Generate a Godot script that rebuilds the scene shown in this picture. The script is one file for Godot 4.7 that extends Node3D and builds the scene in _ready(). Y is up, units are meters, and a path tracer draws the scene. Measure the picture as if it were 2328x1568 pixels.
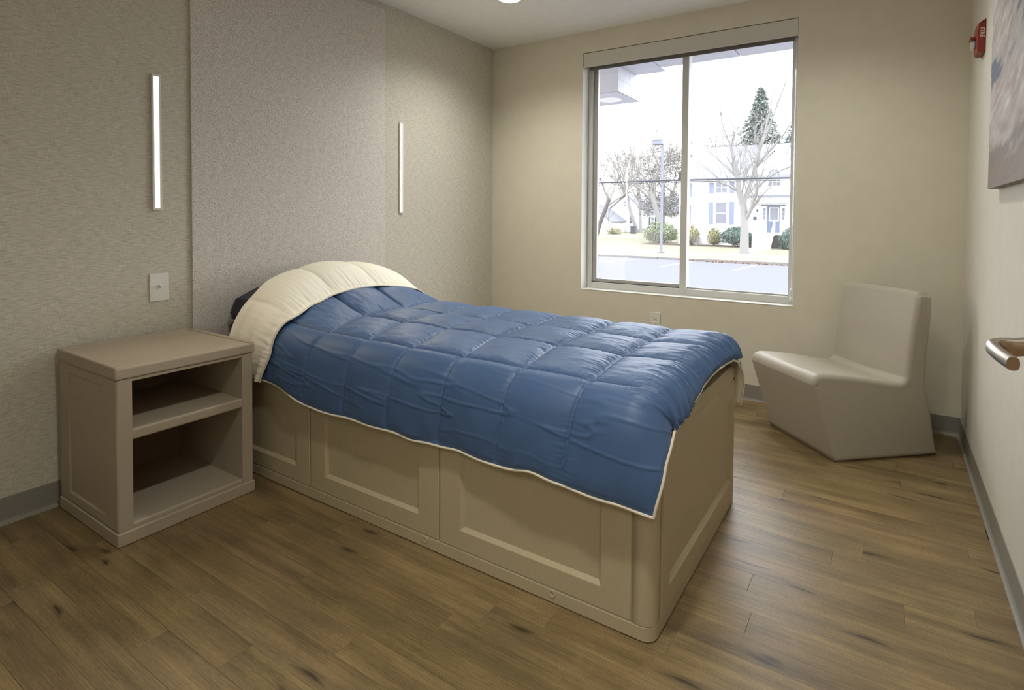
extends Node3D
# A small bedroom with a moulded bed, nightstand and chair, and a wide window on a parking lot.
# World: origin at the floor corner of the papered wall (x = 0) and the window wall (z = 0).

const HC := 2.581      # ceiling height
const RW := 3.139      # room width, x
const RD := 4.15       # room depth, z
const GY := -1.2       # ground level outside
var M := {}
var used := {}
var rng := RandomNumberGenerator.new()

# ------------------------------------------------------------------ mesh builder
class MB:
	var v := PackedVector3Array()
	var n := PackedVector3Array()
	var uv := PackedVector2Array()
	var col := PackedColorArray()
	var idx := PackedInt32Array()
	var tint := Color(1, 1, 1)
	var caps := []
	func vert(p: Vector3, nn: Vector3, t := Vector2.ZERO) -> int:
		v.append(p); n.append(nn); uv.append(t); col.append(tint)
		return v.size() - 1
	func tri(a: int, b: int, c: int) -> void:
		idx.append(a); idx.append(b); idx.append(c)
	# flat quad; turned so that its normal agrees with "out"
	func quad(a: Vector3, b: Vector3, c: Vector3, d: Vector3, out := Vector3.ZERO, uvs := []) -> void:
		var nn := (c - a).cross(b - a)
		if nn.length_squared() < 1e-14:
			nn = (d - a).cross(c - a)
		nn = nn.normalized()
		var q := [a, b, c, d]
		var flip := out != Vector3.ZERO and nn.dot(out) < 0.0
		if flip:
			nn = -nn
		var i0 := v.size()
		for k in 4:
			vert(q[k], nn, uvs[k] if uvs.size() == 4 else Vector2(q[k].x + q[k].z, q[k].y))
		if flip:
			tri(i0, i0 + 2, i0 + 1); tri(i0, i0 + 3, i0 + 2)
		else:
			tri(i0, i0 + 1, i0 + 2); tri(i0, i0 + 2, i0 + 3)
	func tri3(a: Vector3, b: Vector3, c: Vector3, out: Vector3) -> void:
		var nn := (c - a).cross(b - a).normalized()
		var i0 := v.size()
		if nn.dot(out) < 0.0:
			nn = -nn
			vert(a, nn); vert(c, nn); vert(b, nn)
		else:
			vert(a, nn); vert(b, nn); vert(c, nn)
		tri(i0, i0 + 1, i0 + 2)
	func box(lo: Vector3, hi: Vector3) -> void:
		var c := (lo + hi) * 0.5
		for ax in 3:
			for s in [-1.0, 1.0]:
				var o := Vector3.ZERO; o[ax] = s
				var e := (hi - lo) * 0.5
				var a1 := Vector3.ZERO; a1[(ax + 1) % 3] = e[(ax + 1) % 3]
				var a2 := Vector3.ZERO; a2[(ax + 2) % 3] = e[(ax + 2) % 3]
				var f := c; f[ax] += s * e[ax]
				quad(f - a1 - a2, f + a1 - a2, f + a1 + a2, f - a1 + a2, o)
	# box with rounded edges
	func rbox(lo: Vector3, hi: Vector3, r := 0.006, seg := 2) -> void:
		var c := (lo + hi) * 0.5
		var h := (hi - lo) * 0.5
		r = minf(r, minf(h.x, minf(h.y, h.z)) * 0.98)
		var inner := h - Vector3.ONE * r
		for ax in 3:
			for s in [-1.0, 1.0]:
				var b := (ax + 1) % 3
				var d := (ax + 2) % 3
				var cb := _cuts(h[b], r, seg)
				var cd := _cuts(h[d], r, seg)
				var i0 := v.size()
				for i in cb.size():
					for j in cd.size():
						var q := Vector3.ZERO
						q[ax] = s * h[ax]; q[b] = cb[i]; q[d] = cd[j]
						var p := q.clamp(-inner, inner)
						var nn := (q - p).normalized()
						vert(c + p + nn * r, nn, Vector2(q[b], q[d]))
				var w := cd.size()
				for i in cb.size() - 1:
					for j in w - 1:
						var a := i0 + i * w + j
						if s > 0:
							tri(a, a + 1, a + w + 1); tri(a, a + w + 1, a + w)
						else:
							tri(a, a + w + 1, a + 1); tri(a, a + w, a + w + 1)
	func _cuts(h: float, r: float, seg: int) -> PackedFloat32Array:
		var o := PackedFloat32Array()
		for k in seg + 1:
			o.append(-h + r * (1.0 - tan(PI / 4 * (1.0 - float(k) / seg))))
		for k in seg + 1:
			o.append(h - r * (1.0 - tan(PI / 4 * float(k) / seg)))
		return o
	# frame with an inset, bevelled panel; origin, right, up, outward; rect of the inset (r0,u0,r1,u1)
	func panel(o: Vector3, rt: Vector3, up: Vector3, w: float, h: float, t: float, ins: Array, dep: float, bev: float, cham: float) -> void:
		var out := up.cross(rt).normalized()
		if out.dot(t_out) < 0: out = -out
		var P := func(a: float, b: float, e: float) -> Vector3: return o + rt * a + up * b + out * e
		var A := [P.call(0.0, 0.0, 0.0), P.call(w, 0.0, 0.0), P.call(w, h, 0.0), P.call(0.0, h, 0.0)]
		var A2 := [P.call(0.0, 0.0, t - cham), P.call(w, 0.0, t - cham), P.call(w, h, t - cham), P.call(0.0, h, t - cham)]
		var B := [P.call(cham, cham, t), P.call(w - cham, cham, t), P.call(w - cham, h - cham, t), P.call(cham, h - cham, t)]
		var C := [P.call(ins[0], ins[1], t), P.call(ins[2], ins[1], t), P.call(ins[2], ins[3], t), P.call(ins[0], ins[3], t)]
		var D := [P.call(ins[0] + bev, ins[1] + bev, t - dep), P.call(ins[2] - bev, ins[1] + bev, t - dep), P.call(ins[2] - bev, ins[3] - bev, t - dep), P.call(ins[0] + bev, ins[3] - bev, t - dep)]
		var mid: Vector3 = P.call(w / 2, h / 2, 0.0)
		for k in 4:
			var l := (k + 1) % 4
			quad(A[k], A[l], A2[l], A2[k], (A[k] + A[l]) * 0.5 - mid)
			quad(A2[k], A2[l], B[l], B[k], out + ((A[k] + A[l]) * 0.5 - mid).normalized())
			quad(B[k], B[l], C[l], C[k], out)
			quad(C[k], C[l], D[l], D[k], out)
		quad(D[0], D[1], D[2], D[3], out)
		quad(A[0], A[1], A[2], A[3], -out)
	var t_out := Vector3.ZERO
	# tapered tube through points
	func tube(pts: Array, rad: Array, sides := 8, cap := true) -> void:
		var up := Vector3.UP
		var d0: Vector3 = (pts[1] - pts[0]).normalized()
		if absf(d0.dot(up)) > 0.9: up = Vector3.RIGHT
		var i0 := v.size()
		var u := d0.cross(up).normalized()
		for k in pts.size():
			var d: Vector3 = (pts[mini(k + 1, pts.size() - 1)] - pts[maxi(k - 1, 0)]).normalized()
			u = (u - d * u.dot(d)).normalized()
			var w := d.cross(u)
			var r: float = rad[k] if rad.size() > 1 else rad[0]
			for j in sides:
				var a := TAU * j / sides
				var nn := u * cos(a) + w * sin(a)
				vert(pts[k] + nn * r, nn)
		for k in pts.size() - 1:
			for j in sides:
				var a := i0 + k * sides + j
				var b := i0 + k * sides + (j + 1) % sides
				tri(a, a + sides, b); tri(b, a + sides, b + sides)
		if cap:
			for e in [0, pts.size() - 1]:
				var d: Vector3 = (pts[0] - pts[1]).normalized() if e == 0 else (pts[-1] - pts[-2]).normalized()
				var ci := vert(pts[e], d)
				for j in sides:
					vert(v[i0 + e * sides + j], d)
				for j in sides:
					if e == 0: tri(ci, ci + 1 + j, ci + 1 + (j + 1) % sides)
					else: tri(ci, ci + 1 + (j + 1) % sides, ci + 1 + j)
	# lathe around an axis: profile of (radius, height along axis)
	func lathe(at: Vector3, axis: Vector3, prof: Array, sides := 32) -> void:
		var up := Vector3.UP if absf(axis.y) < 0.9 else Vector3.RIGHT
		var u := axis.cross(up).normalized()
		var w := axis.cross(u)
		for k in prof.size() - 1:
			var p0: Vector2 = prof[k]
			var p1: Vector2 = prof[k + 1]
			var sl := Vector2(p1.y - p0.y, -(p1.x - p0.x)).normalized()
			var i0 := v.size()
			for j in sides + 1:
				var a := TAU * j / sides
				var rd := u * cos(a) + w * sin(a)
				var nn := (rd * sl.x + axis * sl.y).normalized()
				vert(at + rd * p0.x + axis * p0.y, nn)
				vert(at + rd * p1.x + axis * p1.y, nn)
			for j in sides:
				var a := i0 + j * 2
				tri(a, a + 1, a + 2); tri(a + 1, a + 3, a + 2)
	# closed profile (2D, counted round), swept along an axis with rounded ends; f maps (p, w) to 3D
	func extrude(prof: PackedVector2Array, w0: float, w1: float, r: float, f: Callable, seg := 4) -> void:
		var m := prof.size()
		var nor := PackedVector2Array()
		var area := 0.0
		for i in m:
			area += prof[i].cross(prof[(i + 1) % m])
		var sg := 1.0 if area > 0 else -1.0
		for i in m:
			var t := (prof[(i + 1) % m] - prof[(i + m - 1) % m]).normalized()
			nor.append(Vector2(t.y, -t.x) * sg)
		var lay := []
		for k in seg + 1:
			var a := PI / 2 * k / seg
			lay.append([w0 + r - r * cos(a), r - r * sin(a)])
		for k in 7:
			var x := (k + 1) / 8.0
			lay.append([lerpf(w0 + r, w1 - r, x), 0.0])
		for k in seg + 1:
			var a := PI / 2 * (seg - k) / seg
			lay.append([w1 - r + r * cos(a), r - r * sin(a)])
		var i0 := v.size()
		for L in lay:
			for i in m:
				var p: Vector2 = prof[i] - nor[i] * L[1]
				vert(f.call(p, L[0]), Vector3.ZERO, Vector2(p.x + L[0], p.y))
		for k in lay.size() - 1:
			for i in m:
				var a := i0 + k * m + i
				var b := i0 + k * m + (i + 1) % m
				tri(a, b, a + m); tri(b, b + m, a + m)
		var t := Geometry2D.triangulate_polygon(prof)
		for e in [0, lay.size() - 1]:
			for k in t.size() / 3:
				var o: int = i0 + int(e) * m
				var q := [o + t[k * 3], o + t[k * 3 + 1], o + t[k * 3 + 2]]
				# the near cap and the far cap wind opposite ways, like the sides they close
				var ar := (prof[t[k * 3 + 1]] - prof[t[k * 3]]).cross(prof[t[k * 3 + 2]] - prof[t[k * 3]])
				if (ar * sg > 0) == (e == 0): caps.append([v[q[0]], v[q[2]], v[q[1]], e == 0])
				else: caps.append([v[q[0]], v[q[1]], v[q[2]], e == 0])
	# grid of points with smooth normals
	func grid(pts: PackedVector3Array, na: int, nt: int, sign_ := 1.0, uvs := PackedVector2Array()) -> void:
		var i0 := v.size()
		for i in na:
			for j in nt:
				var da := pts[mini(i + 1, na - 1) * nt + j] - pts[maxi(i - 1, 0) * nt + j]
				var dt := pts[i * nt + mini(j + 1, nt - 1)] - pts[i * nt + maxi(j - 1, 0)]
				vert(pts[i * nt + j], da.cross(dt).normalized() * sign_, uvs[i * nt + j] if uvs.size() else Vector2.ZERO)
		for i in na - 1:
			for j in nt - 1:
				var a := i0 + i * nt + j
				if sign_ > 0:
					tri(a, a + 1, a + nt); tri(a + 1, a + nt + 1, a + nt)
				else:
					tri(a, a + nt, a + 1); tri(a + 1, a + nt, a + nt + 1)
	func mesh(off := Vector3.ZERO, smooth := false) -> ArrayMesh:
		if smooth:
			_smooth()
			var mid := Vector3.ZERO
			for p in v: mid += p / v.size()
			for c in caps: tri3(c[0], c[1], c[2], c[0] - mid)
		var vv := v
		if off != Vector3.ZERO:
			vv = PackedVector3Array()
			for p in v: vv.append(p - off)
		var arr := []
		arr.resize(Mesh.ARRAY_MAX)
		arr[Mesh.ARRAY_VERTEX] = vv
		arr[Mesh.ARRAY_NORMAL] = n
		arr[Mesh.ARRAY_TEX_UV] = uv
		arr[Mesh.ARRAY_COLOR] = col
		arr[Mesh.ARRAY_INDEX] = idx
		var m := ArrayMesh.new()
		m.add_surface_from_arrays(Mesh.PRIMITIVE_TRIANGLES, arr)
		return m
	# faces out from the middle of the mesh volume and smooth normals by place
	func _smooth() -> void:
		var vol := 0.0
		for k in idx.size() / 3:
			vol += v[idx[k * 3]].dot(v[idx[k * 3 + 2]].cross(v[idx[k * 3 + 1]]))
		if vol < 0:
			for k in idx.size() / 3:
				var t := idx[k * 3 + 1]
				idx[k * 3 + 1] = idx[k * 3 + 2]
				idx[k * 3 + 2] = t
		var acc := {}
		for k in idx.size() / 3:
			var a := v[idx[k * 3]]
			var nn := (v[idx[k * 3 + 2]] - a).cross(v[idx[k * 3 + 1]] - a)
			for e in 3:
				var key := Vector3i((v[idx[k * 3 + e]] * 20000.0).round())
				acc[key] = acc.get(key, Vector3.ZERO) + nn
		for i in v.size():
			n[i] = acc.get(Vector3i((v[i] * 20000.0).round()), Vector3.UP).normalized()

# ------------------------------------------------------------------ nodes
func numbered(called: String) -> String:
	var k: int = used.get(called, 0)
	used[called] = k + 1
	return called if k == 0 else "%s_%03d" % [called, k]

func meta(o: Node, label: String, category := "", group := "", kind := "") -> void:
	if label: o.set_meta("label", label)
	if category: o.set_meta("category", category)
	if group: o.set_meta("group", group)
	if kind: o.set_meta("kind", kind)

func thing(called: String, label: String, category: String, at: Vector3, group := "") -> Node3D:
	var o := Node3D.new()
	o.name = numbered(called)
	add_child(o)
	o.position = at
	meta(o, label, category, group)
	return o

func origin_of(o: Node) -> Vector3:
	var p := Vector3.ZERO
	while o is Node3D and o != self:
		p += o.position
		o = o.get_parent()
	return p

func part(called: String, mb: MB, mat: Material, parent: Node, smooth := false, label := "") -> MeshInstance3D:
	var o := MeshInstance3D.new()
	o.name = called
	o.mesh = mb.mesh(origin_of(parent), smooth)
	o.material_override = mat
	parent.add_child(o, true)
	if label: o.set_meta("label", label)
	return o

func single(called: String, mb: MB, mat: Material, at: Vector3, label: String, category: String, group := "", kind := "", smooth := false) -> MeshInstance3D:
	var o := MeshInstance3D.new()
	o.name = numbered(called)
	o.mesh = mb.mesh(at, smooth)
	o.material_override = mat
	add_child(o)
	o.position = at
	meta(o, label, category, group, kind)
	return o

func struct(called: String, mb: MB, mat: Material) -> MeshInstance3D:
	var o := MeshInstance3D.new()
	o.name = numbered(called)
	o.mesh = mb.mesh()
	o.material_override = mat
	add_child(o)
	o.set_meta("kind", "structure")
	return o

func bx(lo: Vector3, hi: Vector3) -> MB:
	var b := MB.new(); b.box(lo, hi); return b

func rb(lo: Vector3, hi: Vector3, r := 0.006, seg := 2) -> MB:
	var b := MB.new(); b.rbox(lo, hi, r, seg); return b

# ------------------------------------------------------------------ materials
func mat(c: Color, rough := 0.6, metal := 0.0, spec := 0.5) -> StandardMaterial3D:
	var m := StandardMaterial3D.new()
	m.albedo_color = c
	m.roughness = rough
	m.metallic = metal
	m.metallic_specular = spec
	return m

func rgb8(r: int, g: int, b: int) -> Color:
	return Color(r / 255.0, g / 255.0, b / 255.0)

func noise(sd: int, freq: float, oct := 3, type := FastNoiseLite.TYPE_SIMPLEX_SMOOTH) -> FastNoiseLite:
	var f := FastNoiseLite.new()
	f.seed = sd; f.frequency = freq; f.noise_type = type
	f.fractal_type = FastNoiseLite.FRACTAL_FBM; f.fractal_octaves = oct
	return f

# noise picture as bytes, made small and stretched to w x h
func nbytes(sd: int, sw: int, sh: int, w: int, h: int, freq: float, oct := 3) -> PackedByteArray:
	var im := noise(sd, freq, oct).get_seamless_image(sw, sh)
	im.convert(Image.FORMAT_L8)
	im.resize(w, h, Image.INTERPOLATE_CUBIC)
	return im.get_data()

func tex_from(w: int, h: int, data: PackedByteArray) -> ImageTexture:
	return ImageTexture.create_from_image(Image.create_from_data(w, h, false, Image.FORMAT_RGB8, data))

func woven_texture() -> ImageTexture:
	# fine woven wallcovering: short horizontal slubs, a few vertical threads
	var w := 1024
	var a := nbytes(3, 44, 480, w, w, 0.30, 2)      # horizontal slubs
	var a2 := nbytes(31, 40, 1024, w, w, 0.30, 2)    # fine weft
	var b := nbytes(4, 1024, 40, w, w, 0.30, 2)      # warp
	var c := nbytes(5, 512, 512, w, w, 0.01, 2)      # where the warp shows
	var d := PackedByteArray()
	d.resize(w * w * 3)
	for i in w * w:
		var t := 0.0
		var q := a[i] - 128
		t += 0.75 * minf(q, 25.0) if q < 0 else 0.3 * q
		t += 0.45 * (a2[i] - 128) + 0.5 * (b[i] - 128) * clampf((c[i] - 90) / 70.0, 0.1, 1.0)
		var k := 1.0 + t / 128.0 * 0.19
		d[i * 3] = clampi(int(203 * k), 0, 255)
		d[i * 3 + 1] = clampi(int(197 * k), 0, 255)
		d[i * 3 + 2] = clampi(int(182 * k), 0, 255)
	return tex_from(w, w, d)

func felt_texture() -> ImageTexture:
	var w := 1024
	var a := nbytes(11, 512, 512, w, w, 0.11, 2)
	var b := nbytes(12, 1024, 1024, w, w, 0.16, 2)
	var c := nbytes(13, 256, 256, w, w, 0.05, 2)
	var d := PackedByteArray()
	d.resize(w * w * 3)
	for i in w * w:
		var t := 0.5 * (a[i] - 128) + 0.55 * (b[i] - 128) + 0.12 * (c[i] - 128)
		if t < -22: t = -22 + (t + 22) * 2.0
		var k := 1.0 + t / 128.0 * 0.24
		d[i * 3] = clampi(int(210 * k), 0, 255)
		d[i * 3 + 1] = clampi(int(203 * k), 0, 255)
		d[i * 3 + 2] = clampi(int(195 * k), 0, 255)
	return tex_from(w, w, d)

const WT := Vector2(3.6, 0.9)
func wood_texture() -> ImageTexture:
	var w := 2048
	var h := 1024
	var g1 := nbytes(21, 60, h, w, h, 0.22, 3)      # long fibres
	var g2 := nbytes(22, 40, 256, w, h, 0.06, 3)    # broad bands
	var g3 := nbytes(23, 340, h, w, h, 0.30, 2)     # short pores
	var g4 := nbytes(24, 256, 128, w, h, 0.03, 3)   # patches
	var kn := PackedFloat32Array()
	kn.resize(w * h)
	var r := RandomNumberGenerator.new()
	r.seed = 77
	for k in 26:
		var cx := r.randi_range(60, w - 60)
		var cy := r.randi_range(20, h - 20)
		var rx := r.randf_range(9, 26)
		var ry := r.randf_range(5, 11)
		for y in range(maxi(0, cy - 60), mini(h, cy + 60)):
			for x in range(maxi(0, cx - 150), mini(w, cx + 150)):
				var dx := (x - cx) / rx
				var dy := (y - cy + 5.0 * sin(x * 0.06)) / ry
				var q := dx * dx + dy * dy
				kn[y * w + x] += 0.75 * exp(-q * 0.8) + 0.22 * exp(-(dx * dx * 0.05 + dy * dy * 0.25)) * (0.5 + 0.5 * sin(sqrt(dx * dx * 0.12 + dy * dy) * 5.0))
	var d := PackedByteArray()
	d.resize(w * h * 3)
	for i in w * h:
		var t := 0.5 * (g1[i] - 128) + 0.38 * (g2[i] - 128) + 0.40 * (g3[i] - 128) + 0.35 * (g4[i] - 128)
		var k := 1.0 + t / 128.0 * 0.34
		k *= 1.0 - 0.55 * minf(1.0, kn[i])
		d[i * 3] = clampi(int(126 * k + 1), 0, 255)
		d[i * 3 + 1] = clampi(int(107 * k), 0, 255)
		d[i * 3 + 2] = clampi(int(74 * k), 0, 255)
	return tex_from(w, h, d)

func painting_texture() -> ImageTexture:
	# loose brushwork: grey-white sky, slate-blue strokes, brown below
	var w := 512
	var h := 512
	var n1 := noise(41, 0.012, 4)
	var n2 := noise(42, 0.03, 3)
	var n3 := noise(43, 0.008, 3)
	var d := PackedByteArray()
	d.resize(w * h * 3)
	for y in h:
		for x in w:
			var u := float(x) / w
			var t := float(y) / h
			# strokes run diagonally
			var s := n1.get_noise_2d(x * 0.35 - y * 0.10, y * 1.5 + x * 0.55)
			var q := n2.get_noise_2d(x * 0.30 + 200.0, y * 1.2 + x * 0.40)
			var p := n3.get_noise_2d(x * 0.8, y * 1.6)
			var c := Color(0.72, 0.69, 0.68).lerp(Color(0.66, 0.60, 0.57), clampf(p * 1.6 + 0.4, 0, 1))
			c = c.lerp(Color(0.80, 0.79, 0.79), clampf(q * 1.8, 0, 1) * 0.7)
			var band := exp(-pow((t - 0.50 - 0.10 * sin(u * 9.0)) / 0.10, 2)) + 0.9 * exp(-pow((t - 0.36 + 0.42 * u) / 0.045, 2))
			var st := clampf((s * 3.0 + q * 1.4 + 0.05) * band, 0, 1)
			c = c.lerp(Color(0.30, 0.33, 0.42), st * 0.9)
			var low := smoothstep(0.76, 0.90, t + 0.10 * q + 0.06 * p)
			c = c.lerp(Color(0.52, 0.43, 0.38).lerp(Color(0.42, 0.37, 0.36), clampf(q * 2 + 0.5, 0, 1)), low * 0.9)
			var e := 1.0 + 0.10 * q + 0.05 * s
			d[(y * w + x) * 3] = clampi(int(c.r * e * 255), 0, 255)
			d[(y * w + x) * 3 + 1] = clampi(int(c.g * e * 255), 0, 255)
			d[(y * w + x) * 3 + 2] = clampi(int(c.b * e * 255), 0, 255)
	return tex_from(w, h, d)

func tri_mat(t: Texture2D, tile: float, rough: float) -> StandardMaterial3D:
	var m := mat(Color.WHITE, rough, 0.0, 0.35)
	m.albedo_texture = t
	m.uv1_triplanar = true
	m.uv1_world_triplanar = true
	m.uv1_triplanar_sharpness = 8.0
	m.uv1_scale = Vector3.ONE / tile
	return m

func mottled(c: Color, amount: float, freq: float, sd: int, tile: float, rough: float) -> StandardMaterial3D:
	var w := 256
	var a := nbytes(sd, w, w, w, w, freq, 4)
	var d := PackedByteArray()
	d.resize(w * w * 3)
	for i in w * w:
		var k := 1.0 + (a[i] - 128) / 128.0 * amount
		d[i * 3] = clampi(int(c.r * 255 * k), 0, 255)
		d[i * 3 + 1] = clampi(int(c.g * 255 * k), 0, 255)
		d[i * 3 + 2] = clampi(int(c.b * 255 * k), 0, 255)
	return tri_mat(tex_from(w, w, d), tile, rough)

func make_materials() -> void:
	M.paint = mottled(rgb8(222, 215, 196), 0.012, 0.03, 51, 1.2, 0.75)
	M.paint_c = mottled(rgb8(218, 213, 202), 0.012, 0.03, 52, 1.2, 0.62)
	M.ceiling = mottled(rgb8(238, 238, 235), 0.012, 0.05, 53, 0.9, 0.9)
	M.woven = tri_mat(woven_texture(), 0.62, 0.8)
	M.felt = tri_mat(felt_texture(), 0.55, 0.95)
	M.wood = mat(Color.WHITE, 0.40, 0.0, 0.5)
	M.wood.albedo_texture = wood_texture()
	M.wood.vertex_color_use_as_albedo = true
	M.subfloor = mat(rgb8(70, 56, 38), 0.8)
	M.base = mat(rgb8(140, 137, 128), 0.5)
	M.plastic = mottled(rgb8(180, 167, 138), 0.02, 0.08, 54, 0.35, 0.5)
	M.plastic_n = mottled(rgb8(172, 159, 139), 0.02, 0.08, 56, 0.35, 0.48)
	M.chair = mottled(rgb8(176, 168, 152), 0.02, 0.08, 58, 0.35, 0.46)
	M.back_board = mat(rgb8(120, 100, 74), 0.7)
	M.blue = mat(rgb8(66, 95, 138), 0.5, 0.0, 0.55)
	M.blue.rim_enabled = true; M.blue.rim = 0.6; M.blue.rim_tint = 0.8
	M.cream = mat(rgb8(246, 240, 225), 0.6, 0.0, 0.4)
	M.cream.rim_enabled = true; M.cream.rim = 0.25; M.cream.rim_tint = 0.5
	M.piping = mat(rgb8(222, 212, 190), 0.7)
	M.navy = mat(rgb8(26, 29, 46), 0.5, 0.0, 0.5)
	M.white = mat(rgb8(226, 225, 218), 0.45)
	M.slot = mat(rgb8(40, 38, 36), 0.6)
	M.alu = mat(rgb8(176, 174, 170), 0.42, 0.25, 0.5)
	M.alu_light = mat(rgb8(206, 205, 200), 0.45, 0.0, 0.5)
	M.shade_case = mat(rgb8(210, 206, 197), 0.5)
	M.gasket = mat(rgb8(46, 46, 50), 0.6)
	M.shade_cloth = mat(rgb8(120, 116, 112), 0.8)
	M.glass = mat(Color(0.95, 0.98, 1.0, 0.03), 0.02, 0.0, 0.5)
	M.glass.transparency = BaseMaterial3D.TRANSPARENCY_ALPHA
	M.clear = mat(Color(0.95, 0.97, 1.0, 0.12), 0.05, 0.0, 0.6)
	M.clear.transparency = BaseMaterial3D.TRANSPARENCY_ALPHA
	M.steel = mat(rgb8(196, 190, 180), 0.30, 1.0, 0.5)
	M.red = mat(rgb8(132, 44, 32), 0.4)
	M.letter = mat(rgb8(226, 200, 190), 0.6)
	M.canvas_side = mat(rgb8(150, 142, 132), 0.8)
	M.painting = mat(Color.WHITE, 0.6)
	M.painting.albedo_texture = painting_texture()
	M.door = mat(rgb8(150, 120, 86), 0.5)
	M.lamp_glow = mat(rgb8(255, 246, 226), 0.5)
	M.lamp_glow.emission_enabled = true
	M.lamp_glow.emission = Color(1.0, 0.97, 0.90)
	M.lamp_glow.emission_energy_multiplier = 1.6
	M.down_glow = mat(rgb8(255, 246, 226), 0.5)
	M.down_glow.emission_enabled = true
	M.down_glow.emission = Color(1.0, 0.95, 0.86)
	M.down_glow.emission_energy_multiplier = 14.0
	# outside
	M.asphalt = mottled(rgb8(86, 86, 93), 0.08, 0.2, 61, 2.0, 0.9)
	M.line = mat(rgb8(235, 235, 235), 0.8)
	M.kerb = mottled(rgb8(105, 102, 98), 0.12, 0.2, 62, 1.0, 0.9)
	M.walk = mottled(rgb8(121, 119, 115), 0.06, 0.2, 63, 2.0, 0.9)
	M.lawn = mottled(rgb8(110, 108, 90), 0.14, 0.12, 64, 3.0, 1.0)
	M.mulch = mottled(rgb8(69, 58, 53), 0.25, 0.3, 65, 0.6, 1.0)
	M.siding = mat(rgb8(232, 232, 230), 0.7)
	M.trim = mat(rgb8(240, 240, 240), 0.6)
	M.roof = mottled(rgb8(109, 110, 118), 0.08, 0.25, 66, 1.2, 0.9)
	M.shutter = mat(rgb8(104, 112, 132), 0.7)
	M.blue_door = mat(rgb8(78, 88, 110), 0.5)
	M.pane = mat(rgb8(91, 94, 106), 0.15)
	M.stone = mottled(rgb8(81, 78, 74), 0.3, 0.2, 67, 0.8, 0.9)
	M.bark = mottled(rgb8(124, 122, 120), 0.18, 0.1, 68, 0.5, 0.95)
	M.bark_dark = mottled(rgb8(84, 79, 78), 0.2, 0.1, 69, 0.5, 0.95)
	M.twig = mat(rgb8(117, 113, 109), 0.95)
	M.leaf_dark = mat(rgb8(70, 87, 80), 0.8)
	M.leaf_yellow = mat(rgb8(124, 121, 83), 0.8)
	M.leaf_grey = mat(rgb8(118, 116, 112), 0.9)
	M.leaf_hedge = mat(rgb8(108, 116, 88), 0.85)
	M.needle = mat(rgb8(108, 118, 113), 0.9)
	M.litter = mat(rgb8(109, 80, 63), 0.9)
	M.post = mat(rgb8(102, 104, 116), 0.5)
	M.wire = mat(rgb8(46, 49, 58), 0.7)
	M.soffit = mat(rgb8(192, 193, 202), 0.7)
	M.soffit_gap = mat(rgb8(120, 122, 132), 0.8)
	M.bin = mat(rgb8(53, 56, 67), 0.6)

# ------------------------------------------------------------------ start
func _ready() -> void:
	rng.seed = 20240501
	make_camera()
	make_light()
	make_materials()
	build_shell()
	build_floor()
	build_window()
	build_bed()
	build_comforter()
	build_nightstand()
	build_chair()
	build_wall_things()
	build_door()
	build_outside()

func make_camera() -> void:
	var f := 1297.785
	var cx := 1151.483
	var cy := 527.897
	var cam := Camera3D.new()
	cam.name = "camera"
	add_child(cam)
	cam.position = Vector3(2.78497, 1.19, 3.95238)
	cam.basis = Basis(Vector3.UP, 0.588595) * Basis(Vector3.RIGHT, -0.02915) * Basis(Vector3.BACK, 0.0067716)
	cam.near = 0.02
	cam.far = 500.0
	cam.projection = Camera3D.PROJECTION_FRUSTUM
	cam.size = 2.0 * 784.0 / f * cam.near
	cam.frustum_offset = Vector2((1164.0 - cx) / f, -(784.0 - cy) / f) * cam.near
	cam.current = true

func area(called: String, at: Vector3, towards: Vector3, size: Vector2, energy: float, color: Color) -> void:
	var l := AreaLight3D.new()
	l.name = called
	add_child(l)
	var up := Vector3.UP if absf(towards.y) < 0.9 else Vector3.RIGHT
	l.transform = Transform3D(Basis.looking_at(towards, up), at)
	l.area_size = size
	l.light_energy = energy
	l.light_color = color
	l.area_range = 12.0
	l.shadow_enabled = true

func downlight_lamp(at: Vector3, energy: float) -> void:
	var l := SpotLight3D.new()
	l.name = "downlight_lamp"
	add_child(l, true)
	l.transform = Transform3D(Basis.looking_at(Vector3.DOWN, Vector3.RIGHT), at + Vector3(0, -0.02, 0))
	l.spot_angle = 72.0
	l.spot_angle_attenuation = 1.0
	l.spot_range = 12.0
	l.spot_attenuation = 2.0
	l.light_size = 0.065
	l.light_energy = energy
	l.light_color = Color(0.995, 1.0, 0.97)
	l.shadow_enabled = true

const DL := Vector3(0.742, 2.581, 0.872)   # ceiling downlight
const DL2 := Vector3(2.25, 2.581, 3.12)    # its twins, above the frame
const DL3 := Vector3(2.40, 2.581, 0.872)
func make_light() -> void:
	var we := WorldEnvironment.new()
	we.name = "environment"
	var e := Environment.new()
	var sm := ProceduralSkyMaterial.new()
	sm.sky_top_color = Color(0.94, 0.965, 1.0)
	sm.sky_horizon_color = Color(0.985, 0.99, 1.0)
	sm.sky_curve = 0.3
	sm.ground_bottom_color = Color(0.6, 0.6, 0.62)
	sm.ground_horizon_color = Color(0.97, 0.98, 1.0)
	var sky := Sky.new()
	sky.sky_material = sm
	e.background_mode = Environment.BG_SKY
	e.sky = sky
	e.background_energy_multiplier = 7.5
	e.tonemap_mode = Environment.TONE_MAPPER_LINEAR
	e.tonemap_exposure = 1.1
	e.sdfgi_enabled = true
	e.ssao_enabled = true
	e.ssil_enabled = true
	we.environment = e
	add_child(we)
	downlight_lamp(DL, 1.8)
	downlight_lamp(DL2, 2.3)
	downlight_lamp(DL3, 1.15)
	area("hall_area", Vector3(2.4, 2.40, 4.9), Vector3.DOWN, Vector2(1.1, 0.5), 2.0, Color(0.995, 1.0, 0.97))

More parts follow.
